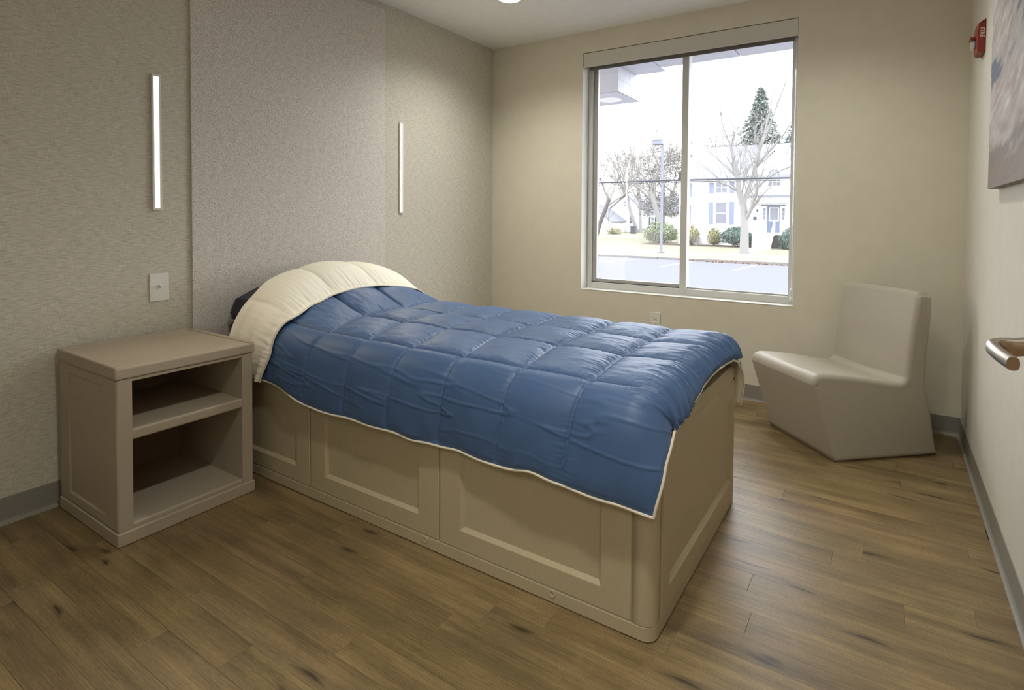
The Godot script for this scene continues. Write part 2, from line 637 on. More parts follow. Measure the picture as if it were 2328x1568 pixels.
# ------------------------------------------------------------------ room shell
func build_shell() -> void:
	var T := 0.15
	var b := MB.new()
	b.box(Vector3(-T, -0.1, -0.2), Vector3(0, HC + 0.1, RD + 1.6))
	struct("wall_left", b, M.woven)
	# window wall with its opening
	b = MB.new()
	var x0 := 0.833
	var x1 := 2.305
	var y0 := 0.631
	var y1 := 2.425
	b.box(Vector3(0, -1.2, -0.2), Vector3(x0, HC + 0.1, 0))
	b.box(Vector3(x1, -1.2, -0.2), Vector3(RW + T, HC + 0.1, 0))
	b.box(Vector3(x0, -1.2, -0.2), Vector3(x1, y0, 0))
	b.box(Vector3(x0, y1, -0.2), Vector3(x1, HC + 0.1, 0))
	struct("wall_back", b, M.paint)
	b = MB.new()
	b.box(Vector3(RW, -0.1, 0), Vector3(RW + T, HC + 0.1, RD + 1.6))
	struct("wall_right", b, M.paint_c)
	# wall behind the camera with the open doorway
	b = MB.new()
	b.box(Vector3(0, 0, RD), Vector3(1.98, HC, RD + 0.12))
	b.box(Vector3(2.97, 0, RD), Vector3(RW, HC, RD + 0.12))
	b.box(Vector3(1.98, 2.1, RD), Vector3(2.97, HC, RD + 0.12))
	struct("wall_front", b, M.paint_c)
	struct("wall_hall", bx(Vector3(0, 0, RD + 1.5), Vector3(RW, HC, RD + 1.6)), M.paint_c)
	struct("ceiling", bx(Vector3(-T, HC, -0.2), Vector3(RW + T, HC + 0.1, RD + 1.6)), M.ceiling)
	# cove base with a toe, along the three walls in view
	base_strip("baseboard_left", Vector3(0, 0, RD), Vector3(0, 0, 0), Vector3(1, 0, 0))
	base_strip("baseboard_back", Vector3(0, 0, 0), Vector3(RW, 0, 0), Vector3(0, 0, 1))
	base_strip("baseboard_right", Vector3(RW, 0, 0), Vector3(RW, 0, RD), Vector3(-1, 0, 0))

func base_strip(called: String, a: Vector3, c: Vector3, out: Vector3) -> void:
	var b := MB.new()
	var prof := [Vector2(0, 0.1016), Vector2(0.0025, 0.1016), Vector2(0.0032, 0.10), Vector2(0.0032, 0.020), Vector2(0.0045, 0.0115), Vector2(0.008, 0.005), Vector2(0.0135, 0.0025), Vector2(0.015, 0.0)]
	for k in prof.size() - 1:
		var p: Vector2 = prof[k]
		var q: Vector2 = prof[k + 1]
		b.quad(a + out * p.x + Vector3.UP * p.y, c + out * p.x + Vector3.UP * p.y, c + out * q.x + Vector3.UP * q.y, a + out * q.x + Vector3.UP * q.y, out + Vector3.UP * 0.6)
	struct(called, b, M.base)

func build_floor() -> void:
	var fl := struct("floor", bx(Vector3(-0.1, -0.1, -0.1), Vector3(RW + 0.1, -0.004, RD + 1.6)), M.subfloor)
	var r := RandomNumberGenerator.new()
	r.seed = 5
	var pw := 0.1018
	var pl := 0.914
	var g := 0.0002
	var rows := int(ceil((RD + 0.0) / pw))
	var cnt := 0
	for i in rows:
		var z0 := i * pw
		var z1 := minf(z0 + pw, RD)
		var x := -r.randf() * pl * 0.9
		if i == 15: x = 2.737 - 3 * pl
		while x < RW:
			var xa := maxf(x, 0.0)
			var xb := minf(x + pl, RW)
			x += pl
			if xb - xa < 0.02: continue
			var b := MB.new()
			var t := r.randf_range(0.90, 1.08)
			b.tint = Color(t, t * r.randf_range(0.97, 1.02), t * r.randf_range(0.93, 1.03))
			var u0 := r.randf_range(0, WT.x - pl)
			var v0 := r.randf_range(0, WT.y - pw)
			var lo := Vector3(xa + g, -0.004, z0 + g)
			var hi := Vector3(xb - g, 0.0, z1 - g)
			var c := 0.0005
			var T := func(p: Vector3) -> Vector2: return Vector2((u0 + p.x - xa) / WT.x, (v0 + p.z - z0) / WT.y)
			var top := [Vector3(lo.x + c, 0, lo.z + c), Vector3(hi.x - c, 0, lo.z + c), Vector3(hi.x - c, 0, hi.z - c), Vector3(lo.x + c, 0, hi.z - c)]
			var rim := [Vector3(lo.x, -c, lo.z), Vector3(hi.x, -c, lo.z), Vector3(hi.x, -c, hi.z), Vector3(lo.x, -c, hi.z)]
			b.quad(top[0], top[1], top[2], top[3], Vector3.UP, top.map(T))
			var out := [Vector3(0, 1, -1), Vector3(1, 1, 0), Vector3(0, 1, 1), Vector3(-1, 1, 0)]
			for k in 4:
				var l := (k + 1) % 4
				var q := [rim[k], rim[l], top[l], top[k]]
				b.quad(q[0], q[1], q[2], q[3], out[k], q.map(T))
				var dn := Vector3(0, -0.003, 0)
				var q2 := [rim[k] + dn, rim[l] + dn, rim[l], rim[k]]
				b.quad(q2[0], q2[1], q2[2], q2[3], out[k] * Vector3(1, 0, 1), q2.map(T))
			part("plank" if cnt == 0 else "plank_%03d" % cnt, b, M.wood, fl)
			cnt += 1
	struct("floor_hall", bx(Vector3(0, -0.004, RD + 0.001), Vector3(RW, 0.0, RD + 1.5)), M.subfloor)

# ------------------------------------------------------------------ window
func build_window() -> void:
	var w := Node3D.new()
	w.name = "window_1"
	add_child(w)
	w.position = Vector3(1.57, 0.631, -0.1)
	meta(w, "", "", "", "structure")
	var x0 := 0.833
	var x1 := 2.305
	var y0 := 0.631
	var y1 := 2.425
	var zf := -0.098   # front of the frame
	var fw := 0.042
	# liner of the reveal
	var b := MB.new()
	b.box(Vector3(x0, y0, -0.2), Vector3(x1, y0 + 0.004, 0.002))
	b.box(Vector3(x0, y0, -0.2), Vector3(x0 + 0.003, y1, 0.0))
	b.box(Vector3(x1 - 0.003, y0, -0.2), Vector3(x1, y1, 0.0))
	part("reveal_liner", b, M.white, w)
	# outer frame: four bars
	for q in [[x0, y0, x0 + fw, y1], [x1 - fw, y0, x1, y1]]:
		part("frame_jamb", rb(Vector3(q[0], q[1], -0.165), Vector3(q[2], q[3], zf), 0.003, 1), M.alu_light, w)
	part("frame_bottom_rail", rb(Vector3(x0 + fw, y0 + 0.004, -0.165), Vector3(x1 - fw, y0 + 0.05, zf), 0.003, 1), M.alu_light, w)
	part("frame_top_rail", rb(Vector3(x0 + fw, y1 - 0.05, -0.165), Vector3(x1 - fw, y1, zf), 0.003, 1), M.alu_light, w)
	part("frame_mullion", rb(Vector3(1.562, y0 + 0.018, -0.165), Vector3(1.608, y1 - 0.05, zf + 0.004), 0.003, 1), M.alu_light, w)
	# sliding sash on the left, set back, with its own thin frame
	var s := MB.new()
	s.rbox(Vector3(x0 + fw, y0 + 0.052, -0.15), Vector3(x0 + fw + 0.034, y1 - 0.05, -0.118), 0.003, 1)
	s.rbox(Vector3(x0 + fw + 0.034, y0 + 0.052, -0.15), Vector3(1.562, y0 + 0.078, -0.118), 0.003, 1)
	s.rbox(Vector3(x0 + fw + 0.034, y1 - 0.085, -0.15), Vector3(1.562, y1 - 0.05, -0.118), 0.003, 1)
	var sash := part("sash", s, M.alu, w)
	var gk := MB.new()
	gk.box(Vector3(x0 + fw, y0 + 0.0485, -0.14), Vector3(1.562, y0 + 0.052, -0.112))
	part("gasket", gk, M.gasket, w)
	part("pane", bx(Vector3(x0 + fw + 0.034, y0 + 0.078, -0.137), Vector3(1.562, y1 - 0.085, -0.133)), M.glass, sash)
	part("pane", bx(Vector3(1.608, y0 + 0.05, -0.142), Vector3(x1 - fw, y1 - 0.05, -0.138)), M.glass, w)
	# bead on the fixed light
	var bd := MB.new()
	bd.box(Vector3(1.608, y0 + 0.05, -0.138), Vector3(x1 - fw, y0 + 0.06, -0.125))
	bd.box(Vector3(x1 - fw - 0.006, y0 + 0.06, -0.138), Vector3(x1 - fw, y1 - 0.05, -0.125))
	part("glazing_bead", bd, M.alu, w)
	var lt := MB.new()
	lt.rbox(Vector3(1.547, 1.452, -0.118), Vector3(1.5625, 1.51, -0.096), 0.003, 1)
	lt.rbox(Vector3(1.541, 1.444, -0.112), Vector3(1.553, 1.462, -0.088), 0.003, 1)
	part("latch", lt, M.alu, w)
	# roller shade in its case
	var rs := thing("roller_shade", "raised roller shade in a pale case across the top of the window", "roller shade", Vector3(1.57, 2.31, -0.05))
	var c := MB.new()
	c.rbox(Vector3(x0 + 0.006, 2.315, -0.012), Vector3(x1 - 0.004, 2.421, -0.002), 0.004, 2)
	c.box(Vector3(x0 + 0.006, 2.411, -0.09), Vector3(x1 - 0.004, 2.421, -0.012))
	part("case", c, M.shade_case, rs)
	for xx in [x0 + 0.006, x1 - 0.010]:
		part("end_cap", bx(Vector3(xx, 2.318, -0.085), Vector3(xx + 0.006, 2.411, -0.012)), M.shade_case, rs)
	var tb := MB.new()
	tb.tube([Vector3(x0 + 0.014, 2.355, -0.05), Vector3(x1 - 0.012, 2.355, -0.05)], [0.033], 24)
	part("rolled_cloth", tb, M.shade_cloth, rs)
	part("hem_bar", rb(Vector3(x0 + 0.03, 2.300, -0.066), Vector3(x1 - 0.03, 2.324, -0.056), 0.004, 2), M.shade_cloth, rs)
	var ch := MB.new()
	var xc := x1 - 0.018
	for dz in [-0.052, -0.040]:
		for k in 260:
			var y := 0.715 + k * 0.0062
			ch.tube([Vector3(xc, y, dz), Vector3(xc, y + 0.0042, dz)], [0.0017], 4)
	part("bead_chain", ch, M.clear, rs)
	# clear tension guide of the chain, screwed to the jamb
	var tg := thing("chain_tensioner", "small clear plastic chain tensioner screwed to the window jamb", "tensioner", Vector3(x1 - 0.01, 0.68, -0.046))
	var t1 := MB.new()
	t1.rbox(Vector3(x1 - 0.016, 0.645, -0.066), Vector3(x1 - 0.003, 0.755, -0.028), 0.006, 3)
	part("guide_body", t1, M.clear, tg)
	for yy in [0.672, 0.728]:
		var wl := MB.new()
		wl.lathe(Vector3(x1 - 0.018, yy, -0.047), Vector3(-1, 0, 0), [Vector2(0.015, -0.002), Vector2(0.015, 0.006), Vector2(0.009, 0.009), Vector2(0.0, 0.009)], 20)
		part("guide_wheel", wl, M.white, tg)

# ------------------------------------------------------------------ bed
func rounded_rect(x0: float, x1: float, z0: float, z1: float, r: float, seg := 6) -> PackedVector2Array:
	var o := PackedVector2Array()
	var cs := [Vector2(x1 - r, z1 - r), Vector2(x0 + r, z1 - r), Vector2(x0 + r, z0 + r), Vector2(x1 - r, z0 + r)]
	for k in 4:
		for i in seg + 1:
			var a := PI / 2 * k + PI / 2 * i / seg
			o.append(cs[k] + Vector2(cos(a), sin(a)) * r)
	return o

# stacked rings of equal count: list of [loop, y]; smooth round the loop
func rings(b: MB, list: Array) -> void:
	for k in list.size() - 1:
		var A: PackedVector2Array = list[k][0]
		var B: PackedVector2Array = list[k + 1][0]
		var m := A.size()
		var i0 := b.v.size()
		for i in m:
			var p := Vector3(A[i].x, list[k][1], A[i].y)
			var q := Vector3(B[i].x, list[k + 1][1], B[i].y)
			var pn := Vector3(A[(i + 1) % m].x, list[k][1], A[(i + 1) % m].y)
			var pp := Vector3(A[(i + m - 1) % m].x, list[k][1], A[(i + m - 1) % m].y)
			var nn := (q - p).cross(pn - pp).normalized()
			b.vert(p, nn); b.vert(q, nn)
		for i in m:
			var a := i0 + i * 2
			var c := i0 + ((i + 1) % m) * 2
			b.tri(a, c, a + 1); b.tri(c, c + 1, a + 1)

const BX0 := 0.03
const BX1 := 2.272
const BZ0 := 1.437
const BZ1 := 2.440
func build_bed() -> void:
	var bed := thing("bed_frame", "beige moulded plastic platform bed with recessed panel sides, head against the papered wall", "bed", Vector3(1.15, 0, 1.94))
	var b := MB.new()
	var R := 0.036
	var o0 := rounded_rect(BX0, BX1, BZ0, BZ1, R)
	var o1 := rounded_rect(BX0 + 0.004, BX1 - 0.004, BZ0 + 0.004, BZ1 - 0.004, R - 0.004)
	var tp := rounded_rect(BX0 + 0.014, BX1 - 0.014, BZ0 + 0.014, BZ1 - 0.014, R - 0.012)
	var i0 := rounded_rect(BX0 + 0.045, BX1 - 0.045, BZ0 + 0.045, BZ1 - 0.045, 0.012)
	var core := rounded_rect(BX0 + 0.014, BX1 - 0.014, BZ0 + 0.014, BZ1 - 0.014, R - 0.014)
	rings(b, [[o1, 0.0], [o0, 0.005], [o0, 0.042], [o1, 0.0465], [core, 0.0466], [core, 0.5225], [o1, 0.5226], [o1, 0.562], [tp, 0.573], [i0, 0.573], [i0, 0.47]])
	b.quad(Vector3(BX0 + 0.045, 0.47, BZ0 + 0.045), Vector3(BX1 - 0.045, 0.47, BZ0 + 0.045), Vector3(BX1 - 0.045, 0.47, BZ1 - 0.045), Vector3(BX0 + 0.045, 0.47, BZ1 - 0.045), Vector3.UP)
	part("body", b, M.plastic, bed)
	# rounded corner posts between the fronts
	for sx in [1.0, -1.0]:
		for sz in [1.0, -1.0]:
			var lp := PackedVector2Array()
			var ix := 2.2083 if sx > 0 else 0.0837
			var iz := 2.3883 if sz > 0 else 1.4857
			var cx := BX1 - R if sx > 0 else BX0 + R
			var cz := BZ1 - R if sz > 0 else BZ0 + R
			lp.append(Vector2(ix, iz)); lp.append(Vector2(BX1 if sx > 0 else BX0, iz))
			for i in 9:
				var a := PI / 2 * i / 8
				lp.append(Vector2(cx + sx * R * cos(a), cz + sz * R * sin(a)))
			lp.append(Vector2(ix, BZ1 if sz > 0 else BZ0))
			if sx * sz < 0: lp.reverse()
			var c := MB.new()
			rings(c, [[lp, 0.0468], [lp, 0.5223]])
			part("corner_post", c, M.plastic, bed)
	# fronts on both long sides and the foot end
	for side in [1.0, -1.0]:
		var zz := BZ1 - 0.0138 if side > 0 else BZ0 + 0.0138
		for q in [[0.085, 0.791, 0.178, 0.704], [0.796, 1.4965, 0.886, 1.403], [1.5005, 2.207, 1.591, 2.113]]:
			var d := MB.new()
			d.t_out = Vector3(0, 0, side)
			d.panel(Vector3(q[0], 0.0475, zz), Vector3.RIGHT, Vector3.UP, q[1] - q[0], 0.4745, 0.0138, [q[2] - q[0], 0.066, q[3] - q[0], 0.41], 0.0125, 0.0115, 0.003)
			part("side_panel", d, M.plastic, bed)
		for xx in [0.869, 1.435, 1.952]:
			var h := MB.new()
			h.lathe(Vector3(xx, 0.031, BZ1 - 0.001 if side > 0 else BZ0 + 0.001), Vector3(0, 0, side), [Vector2(0.014, 0.0), Vector2(0.0125, 0.003), Vector2(0.009, 0.0035), Vector2(0.006, 0.0015), Vector2(0.0, 0.0005)], 20)
			part("plug", h, M.plastic, bed)
	var e := MB.new()
	e.t_out = Vector3(1, 0, 0)
	e.panel(Vector3(BX1 - 0.0138, 0.0475, 1.487), Vector3(0, 0, 1), Vector3.UP, 0.9, 0.4745, 0.0175, [0.035, 0.062, 0.828, 0.41], 0.0135, 0.0115, 0.008)
	part("end_panel", e, M.plastic, bed)
	# mattress
	var mt := MB.new()
	mt.rbox(Vector3(BX0 + 0.055, 0.4705, BZ0 + 0.055), Vector3(BX1 - 0.055, 0.662, BZ1 - 0.055), 0.03, 4)
	single("mattress", mt, M.navy, Vector3(1.15, 0.4705, 1.94), "navy vinyl mattress lying in the beige bed frame under the blue comforter", "mattress")
	# pillow: flat-faced vinyl pillow, mostly under the turned-down comforter
	var pz := PackedVector2Array([Vector2(2.362, 0.666), Vector2(2.372, 0.70), Vector2(2.345, 0.770), Vector2(2.232, 0.814), Vector2(2.08, 0.826), Vector2(1.94, 0.828), Vector2(1.80, 0.826), Vector2(1.66, 0.814), Vector2(1.54, 0.770), Vector2(1.515, 0.70), Vector2(1.525, 0.666)])
	var pl := MB.new()
	var m := pz.size()
	var xs := [[0.075, 0.86], [0.10, 1.0], [0.30, 1.0], [0.40, 0.86], [0.44, 0.6]]
	var cen := Vector2(1.94, 0.70)
	for k in xs.size() - 1:
		for i in m:
			var f := func(kk: int, ii: int) -> Vector3:
				var p: Vector2 = cen + (pz[ii % m] - cen) * Vector2(1.0 - (1.0 - xs[kk][1]) * 0.12, xs[kk][1])
				return Vector3(xs[kk][0], maxf(p.y, 0.664), p.x)
			pl.quad(f.call(k, i), f.call(k, i + 1), f.call(k + 1, i + 1), f.call(k + 1, i), Vector3(0, pz[i].y - 0.7, pz[i].x - 1.94))
	for k in [0, xs.size() - 1]:
		for i in m - 2:
			var f := func(ii: int) -> Vector3:
				var p: Vector2 = cen + (pz[ii] - cen) * Vector2(1.0 - (1.0 - xs[k][1]) * 0.12, xs[k][1])
				return Vector3(xs[k][0], maxf(p.y, 0.664), p.x)
			pl.tri3(f.call(0), f.call(i + 1), f.call(i + 2), Vector3(-1 if k == 0 else 1, 0, 0))
	single("pillow", pl, M.navy, Vector3(0.25, 0.664, 1.94), "dark navy vinyl pillow at the head of the bed, half under the cream fold", "pillow")

# ------------------------------------------------------------------ comforter
var SB := []
var SH := []
func section(ctrl: Array, anchors: Array) -> Array:
	# dense points per span between anchors, by length
	var out := []
	for a in 5:
		var dense := []
		for i in range(anchors[a], anchors[a + 1]):
			for s in 24:
				var p0: Vector2 = ctrl[maxi(i - 1, 0)]
				var p3: Vector2 = ctrl[mini(i + 2, ctrl.size() - 1)]
				dense.append(ctrl[i].cubic_interpolate(ctrl[i + 1], p0, p3, s / 24.0))
		dense.append(ctrl[anchors[a + 1]])
		var len := [0.0]
		for i in dense.size() - 1:
			len.append(len[-1] + dense[i].distance_to(dense[i + 1]))
		var k := 0
		for s in 61 if a == 4 else 60:
			var want: float = len[-1] * s / 60.0
			while k < dense.size() - 2 and len[k + 1] < want: k += 1
			var q: float = (want - len[k]) / maxf(1e-6, len[k + 1] - len[k])
			out.append(dense[k].lerp(dense[k + 1], clampf(q, 0, 1)))
	return out

func arr_at(a: Array, t: float) -> float:
	# values at equal steps over 0..5
	var q := clampf(t / 5.0, 0, 1) * (a.size() - 1)
	var i := mini(int(q), a.size() - 2)
	return lerpf(a[i], a[i + 1], smoothstep(0, 1, q - i) * 0.5 + (q - i) * 0.5)

func sec_at(x: float, t: float) -> Vector2:
	var q := clampf(t, 0, 5) * 60.0
	var i := mini(int(q), 299)
	var f := q - i
	var pb: Vector2 = SB[i].lerp(SB[i + 1], f)
	var ph: Vector2 = SH[i].lerp(SH[i + 1], f)
	var p := pb.lerp(ph, 1.0 - smoothstep(0.22, 0.76, x))
	return p

var NA := noise(91, 1.0, 3)
var NB := noise(92, 1.0, 2)
const XB := 2.190
const RE := 0.10
func cloth_base(a: float, t: float) -> Vector3:
	var x := minf(a, XB)
	var s := sec_at(x, t)
	var hang := clampf(1.0 - t, 0, 1)
	var hang2 := clampf(t - 4.0, 0, 1)
	# uneven hem and soft waves of the hang
	s.y += hang * hang * (0.045 * (1.0 - smoothstep(0.45, 1.05, a)) + 0.010 * NB.get_noise_1d(a * 3.1) + 0.016 * exp(-pow((a - 1.90) / 0.06, 2)) - 0.012 * smoothstep(2.15, 2.28, a))
	s.x += hang * (0.016 * NB.get_noise_1d(a * 2.2 + 40.0) + 0.010 * smoothstep(1.9, 2.25, a) + 0.012 * exp(-pow((a - 1.92) / 0.07, 2)))
	s.x -= hang2 * 0.012 * NB.get_noise_1d(a * 2.0 + 90.0)
	var p := Vector3(x, s.y, s.x)
	var u := a - XB
	if u > 0:
		var s2 := sec_at(XB, t + 0.03)
		var s1 := sec_at(XB, t - 0.03)
		var d := (s2 - s1).normalized()
		var nn := Vector3(0, -d.x, d.y)
		var k := lerpf(0.10, 1.0, smoothstep(0.0, 0.85, t)) * lerpf(1.0, 0.35, smoothstep(4.25, 4.8, t))
		var ph := minf(u / RE, PI / 2)
		var drop := RE * (1.0 - cos(ph)) + maxf(0, u - RE * PI / 2)
		p.x = XB + lerpf(u, RE * sin(ph), k)
		p -= nn * drop * k
	return p

const XS := [0.15, 0.42, 0.69, 0.95, 1.21, 1.475, 1.75, 2.018, 2.335]
const U1 := [0.095, 0.126, 0.182, 0.180, 0.162, 0.142, 0.124, 0.117, 0.117, 0.120, 0.128, 0.155, 0.165, 0.12, 0.10]

func seam_shift(a: float, t: float) -> float:
	var d1 := lerpf(0.155, 0.03, clampf((a - 0.80) / 1.28, 0, 1))
	if t < 1.0:
		return d1 - 0.055 * (1.0 - t)
	return d1 * (1.0 - smoothstep(0.9, 2.1, t))

func quilt(a: float, t: float, amp: float) -> float:
	var x := a - seam_shift(a, t)
	var c := 0
	while c < XS.size() - 2 and x > XS[c + 1]: c += 1
	var w: float = XS[c + 1] - XS[c]
	var p := clampf((x - XS[c]) / w, 0, 1)
	var q := t - floorf(t)
	if t >= 5.0: q = 1.0
	var rp := sin(PI * p)
	var rq := sin(PI * q)
	if a > 2.018 + 0.14 and c == XS.size() - 2: rp = maxf(rp, sin(PI * 0.5) * (1.0 - smoothstep(0.5, 1.0, p)))
	var h := amp * pow(maxf(rp, 0.0), 0.42) * pow(maxf(rq, 0.0), 0.42)
	# little gathers that run away from the seams
	var dp := minf(p, 1.0 - p) * w
	var dq := minf(q, 1.0 - q) * 0.31
	var gs := lerpf(0.35, 1.0, smoothstep(0.8, 1.1, t))
	h += gs * 0.0085 * exp(-dp / 0.024) * NA.get_noise_2d(t * 30.0, a * 4.0) * smoothstep(0.0, 0.012, dp)
	h += gs * 0.0050 * exp(-dq / 0.020) * NA.get_noise_2d(a * 80.0, t * 3.0 + 50.0) * smoothstep(0.0, 0.012, dq)
	h -= 0.0050 * exp(-dp / 0.006) + 0.0050 * exp(-dq / 0.006)
	return h

func build_comforter() -> void:
	var cB := [Vector2(2.474, 0.398), Vector2(2.474, 0.47), Vector2(2.470, 0.55), Vector2(2.458, 0.625), Vector2(2.425, 0.672), Vector2(2.375, 0.692), Vector2(2.27, 0.694), Vector2(2.16, 0.694), Vector2(2.045, 0.694), Vector2(1.95, 0.694), Vector2(1.86, 0.694), Vector2(1.765, 0.694), Vector2(1.65, 0.694), Vector2(1.54, 0.694), Vector2(1.455, 0.688), Vector2(1.415, 0.655), Vector2(1.402, 0.59), Vector2(1.394, 0.50), Vector2(1.388, 0.40)]
	var cH := [Vector2(2.474, 0.43), Vector2(2.472, 0.50), Vector2(2.462, 0.57), Vector2(2.435, 0.635), Vector2(2.395, 0.695), Vector2(2.345, 0.745), Vector2(2.27, 0.795), Vector2(2.175, 0.828), Vector2(2.07, 0.852), Vector2(1.97, 0.864), Vector2(1.87, 0.868), Vector2(1.775, 0.864), Vector2(1.66, 0.848), Vector2(1.55, 0.815), Vector2(1.47, 0.77), Vector2(1.425, 0.705), Vector2(1.404, 0.62), Vector2(1.394, 0.52), Vector2(1.388, 0.43)]
	var an := [0, 5, 8, 11, 14, 18]
	SB = section(cB, an)
	SH = section(cH, an)
	var cf := thing("comforter", "blue quilted comforter with its cream reverse folded down at the head of the bed", "comforter", Vector3(1.3, 0.40, 1.94))
	var na := 460
	var nt := 401
	var a0 := 0.26
	var P := PackedVector3Array()
	P.resize(na * nt)
	var H := PackedFloat32Array()
	H.resize(na * nt)
	for j in nt:
		var t := 5.0 * j / (nt - 1)
		var a1: float = XB + arr_at(U1, t)
		var amp := lerpf(0.015, 0.027, smoothstep(0.8, 1.15, t)) * lerpf(1.0, 0.6, smoothstep(3.9, 4.2, t))
		for i in na:
			var a := lerpf(a0, a1, float(i) / (na - 1))
			P[i * nt + j] = cloth_base(a, t)
			var h := quilt(a, t, amp)
			if t < 1.0:
				# long lazy creases across the hang
				var cr := NA.get_noise_2d(a * 1.1 + t * 0.6, t * 2.6 + 9.0 + a * 0.5)
				h += 0.0035 * pow(maxf(0.0, 1.0 - absf(cr) * 8.0), 2.0) * smoothstep(0.1, 0.3, t) * smoothstep(0.95, 0.7, t)
				h += 0.007 * NB.get_noise_2d(a * 6.0, t * 1.2) * (1.0 - t)
			else:
				h += 0.0030 * NA.get_noise_2d(a * 7.0 - t * 2.0, t * 4.0 + a * 3.0)
			var u := a - XB + 0.04
			if u > 0 and t > 0.8 and t < 4.2:
				h += 0.012 * smoothstep(0.0, 0.11, u) * NA.get_noise_2d(t * 9.0 + a * 1.5, 7.0 + a * 3.0)
				h += 0.006 * smoothstep(0.02, 0.09, u) * (1.0 - 2.0 * absf(NA.get_noise_2d(t * 13.0 - a * 6.0, 19.0)))
			H[i * nt + j] = h
	var Q := PackedVector3Array()
	Q.resize(na * nt)
	var U := PackedVector3Array()
	for i in na:
		for j in nt:
			var da := P[mini(i + 1, na - 1) * nt + j] - P[maxi(i - 1, 0) * nt + j]
			var dt := P[i * nt + mini(j + 1, nt - 1)] - P[i * nt + maxi(j - 1, 0)]
			var nn := da.cross(dt).normalized()
			var edge := minf(1.0, minf(float(j) / 4.0, minf(float(nt - 1 - j) / 4.0, float(na - 1 - i) / 4.0)))
			Q[i * nt + j] = P[i * nt + j] + nn * H[i * nt + j] * edge
			U.append(P[i * nt + j] - nn * (0.010 * edge + 0.002))
	var top := MB.new()
	top.grid(Q, na, nt, 1.0)
	part("blue_face", top, M.blue, cf, false, "blue quilted upper side")
	var un := PackedVector3Array()
	var ua := 0
	for i in range(0, na, 3):
		ua += 1
		for j in range(0, nt, 3):
			un.append(U[i * nt + j])
	# the last row and column close the edge
	var bot := MB.new()
	bot.grid(un, ua, un.size() / ua, -1.0)
	part("cream_underside", bot, M.cream, cf, false, "cream reverse side")
	# piping round the free edges
	var path := []
	for i in na: path.append(Q[i * nt])
	for j in range(1, nt): path.append(Q[(na - 1) * nt + j])
	for i in range(na - 2, -1, -1): path.append(Q[i * nt + nt - 1])
	var pp := MB.new()
	pp.tube(path, [0.0042], 8)
	part("piping", pp, M.piping, cf, false, "cream piping along the hem")
	# folded-back cream band
	var X0 := [0.30, 0.29, 0.27, 0.24, 0.22, 0.21, 0.21, 0.22, 0.24, 0.27, 0.29]
	var X1 := [0.520, 0.588, 0.585, 0.525, 0.490, 0.478, 0.478, 0.490, 0.510, 0.525, 0.53]
	var ne := 90
	var nf := 241
	var F := PackedVector3Array()
	for i in ne:
		for j in nf:
			var t := 5.0 * j / (nf - 1)
			var xa := arr_at(X0, t)
			var xb := arr_at(X1, t)
			var e := float(i) / (ne - 1)
			var g0 := 0.052 * lerpf(0.6, 1.0, smoothstep(0.2, 1.0, t)) * lerpf(1.0, 0.6, smoothstep(4.0, 4.8, t))
			var roll := 0.24
			var xx := lerpf(xb, xa, minf(1.0, e / (1.0 - roll)))
			var base := cloth_base(xx, t)
			var dx := cloth_base(xx + 0.01, t) - base
			var dt := cloth_base(xx, minf(t + 0.02, 5)) - cloth_base(xx, maxf(t - 0.02, 0))
			var nn := dx.cross(dt).normalized()
			var xd := dx.normalized()
			var p: Vector3
			if e <= 1.0 - roll:
				var k := e / (1.0 - roll)
				var q := t - floorf(t)
				if t >= 5.0: q = 1.0
				var pf := 0.018 * pow(maxf(0.0, sin(PI * q)), 0.5) * pow(sin(PI * clampf(k * 0.8 + 0.02, 0, 1)), 0.5)
				if t < 1.0: pf *= 0.5
				var dq := minf(q, 1.0 - q) * 0.31
				pf += 0.0080 * NA.get_noise_2d(t * 22.0, k * 1.3) * exp(-k * 3.4)
				pf += 0.0025 * exp(-dq / 0.02) * NA.get_noise_2d(k * 16.0, t * 2.0 + 33.0)
				if t < 1.0:
					# hanging folds of the corner
					pf += 0.012 * (1.0 - t) * sin(k * 19.0 + 1.5 * t) * smoothstep(0.0, 0.12, k)
				p = base + nn * (lerpf(0.023, g0, smoothstep(0.0, 0.6, k)) + pf * minf(1.0, k * 12.0))
			else:
				var th := (e - (1.0 - roll)) / roll * PI
				p = base + nn * (g0 * 0.5 * (1.0 + cos(th))) - xd * (g0 * 0.62 * sin(th))
			F.append(p)
	var fl := MB.new()
	fl.grid(F, ne, nf, -1.0)
	part("cream_fold", fl, M.cream, cf, false, "cream turned-down band")
	var hem := []
	for j in nf: hem.append(F[j])
	var hp := MB.new()
	hp.tube(hem, [0.004], 8)
	part("piping", hp, M.piping, cf, false, "cream piping along the hem")

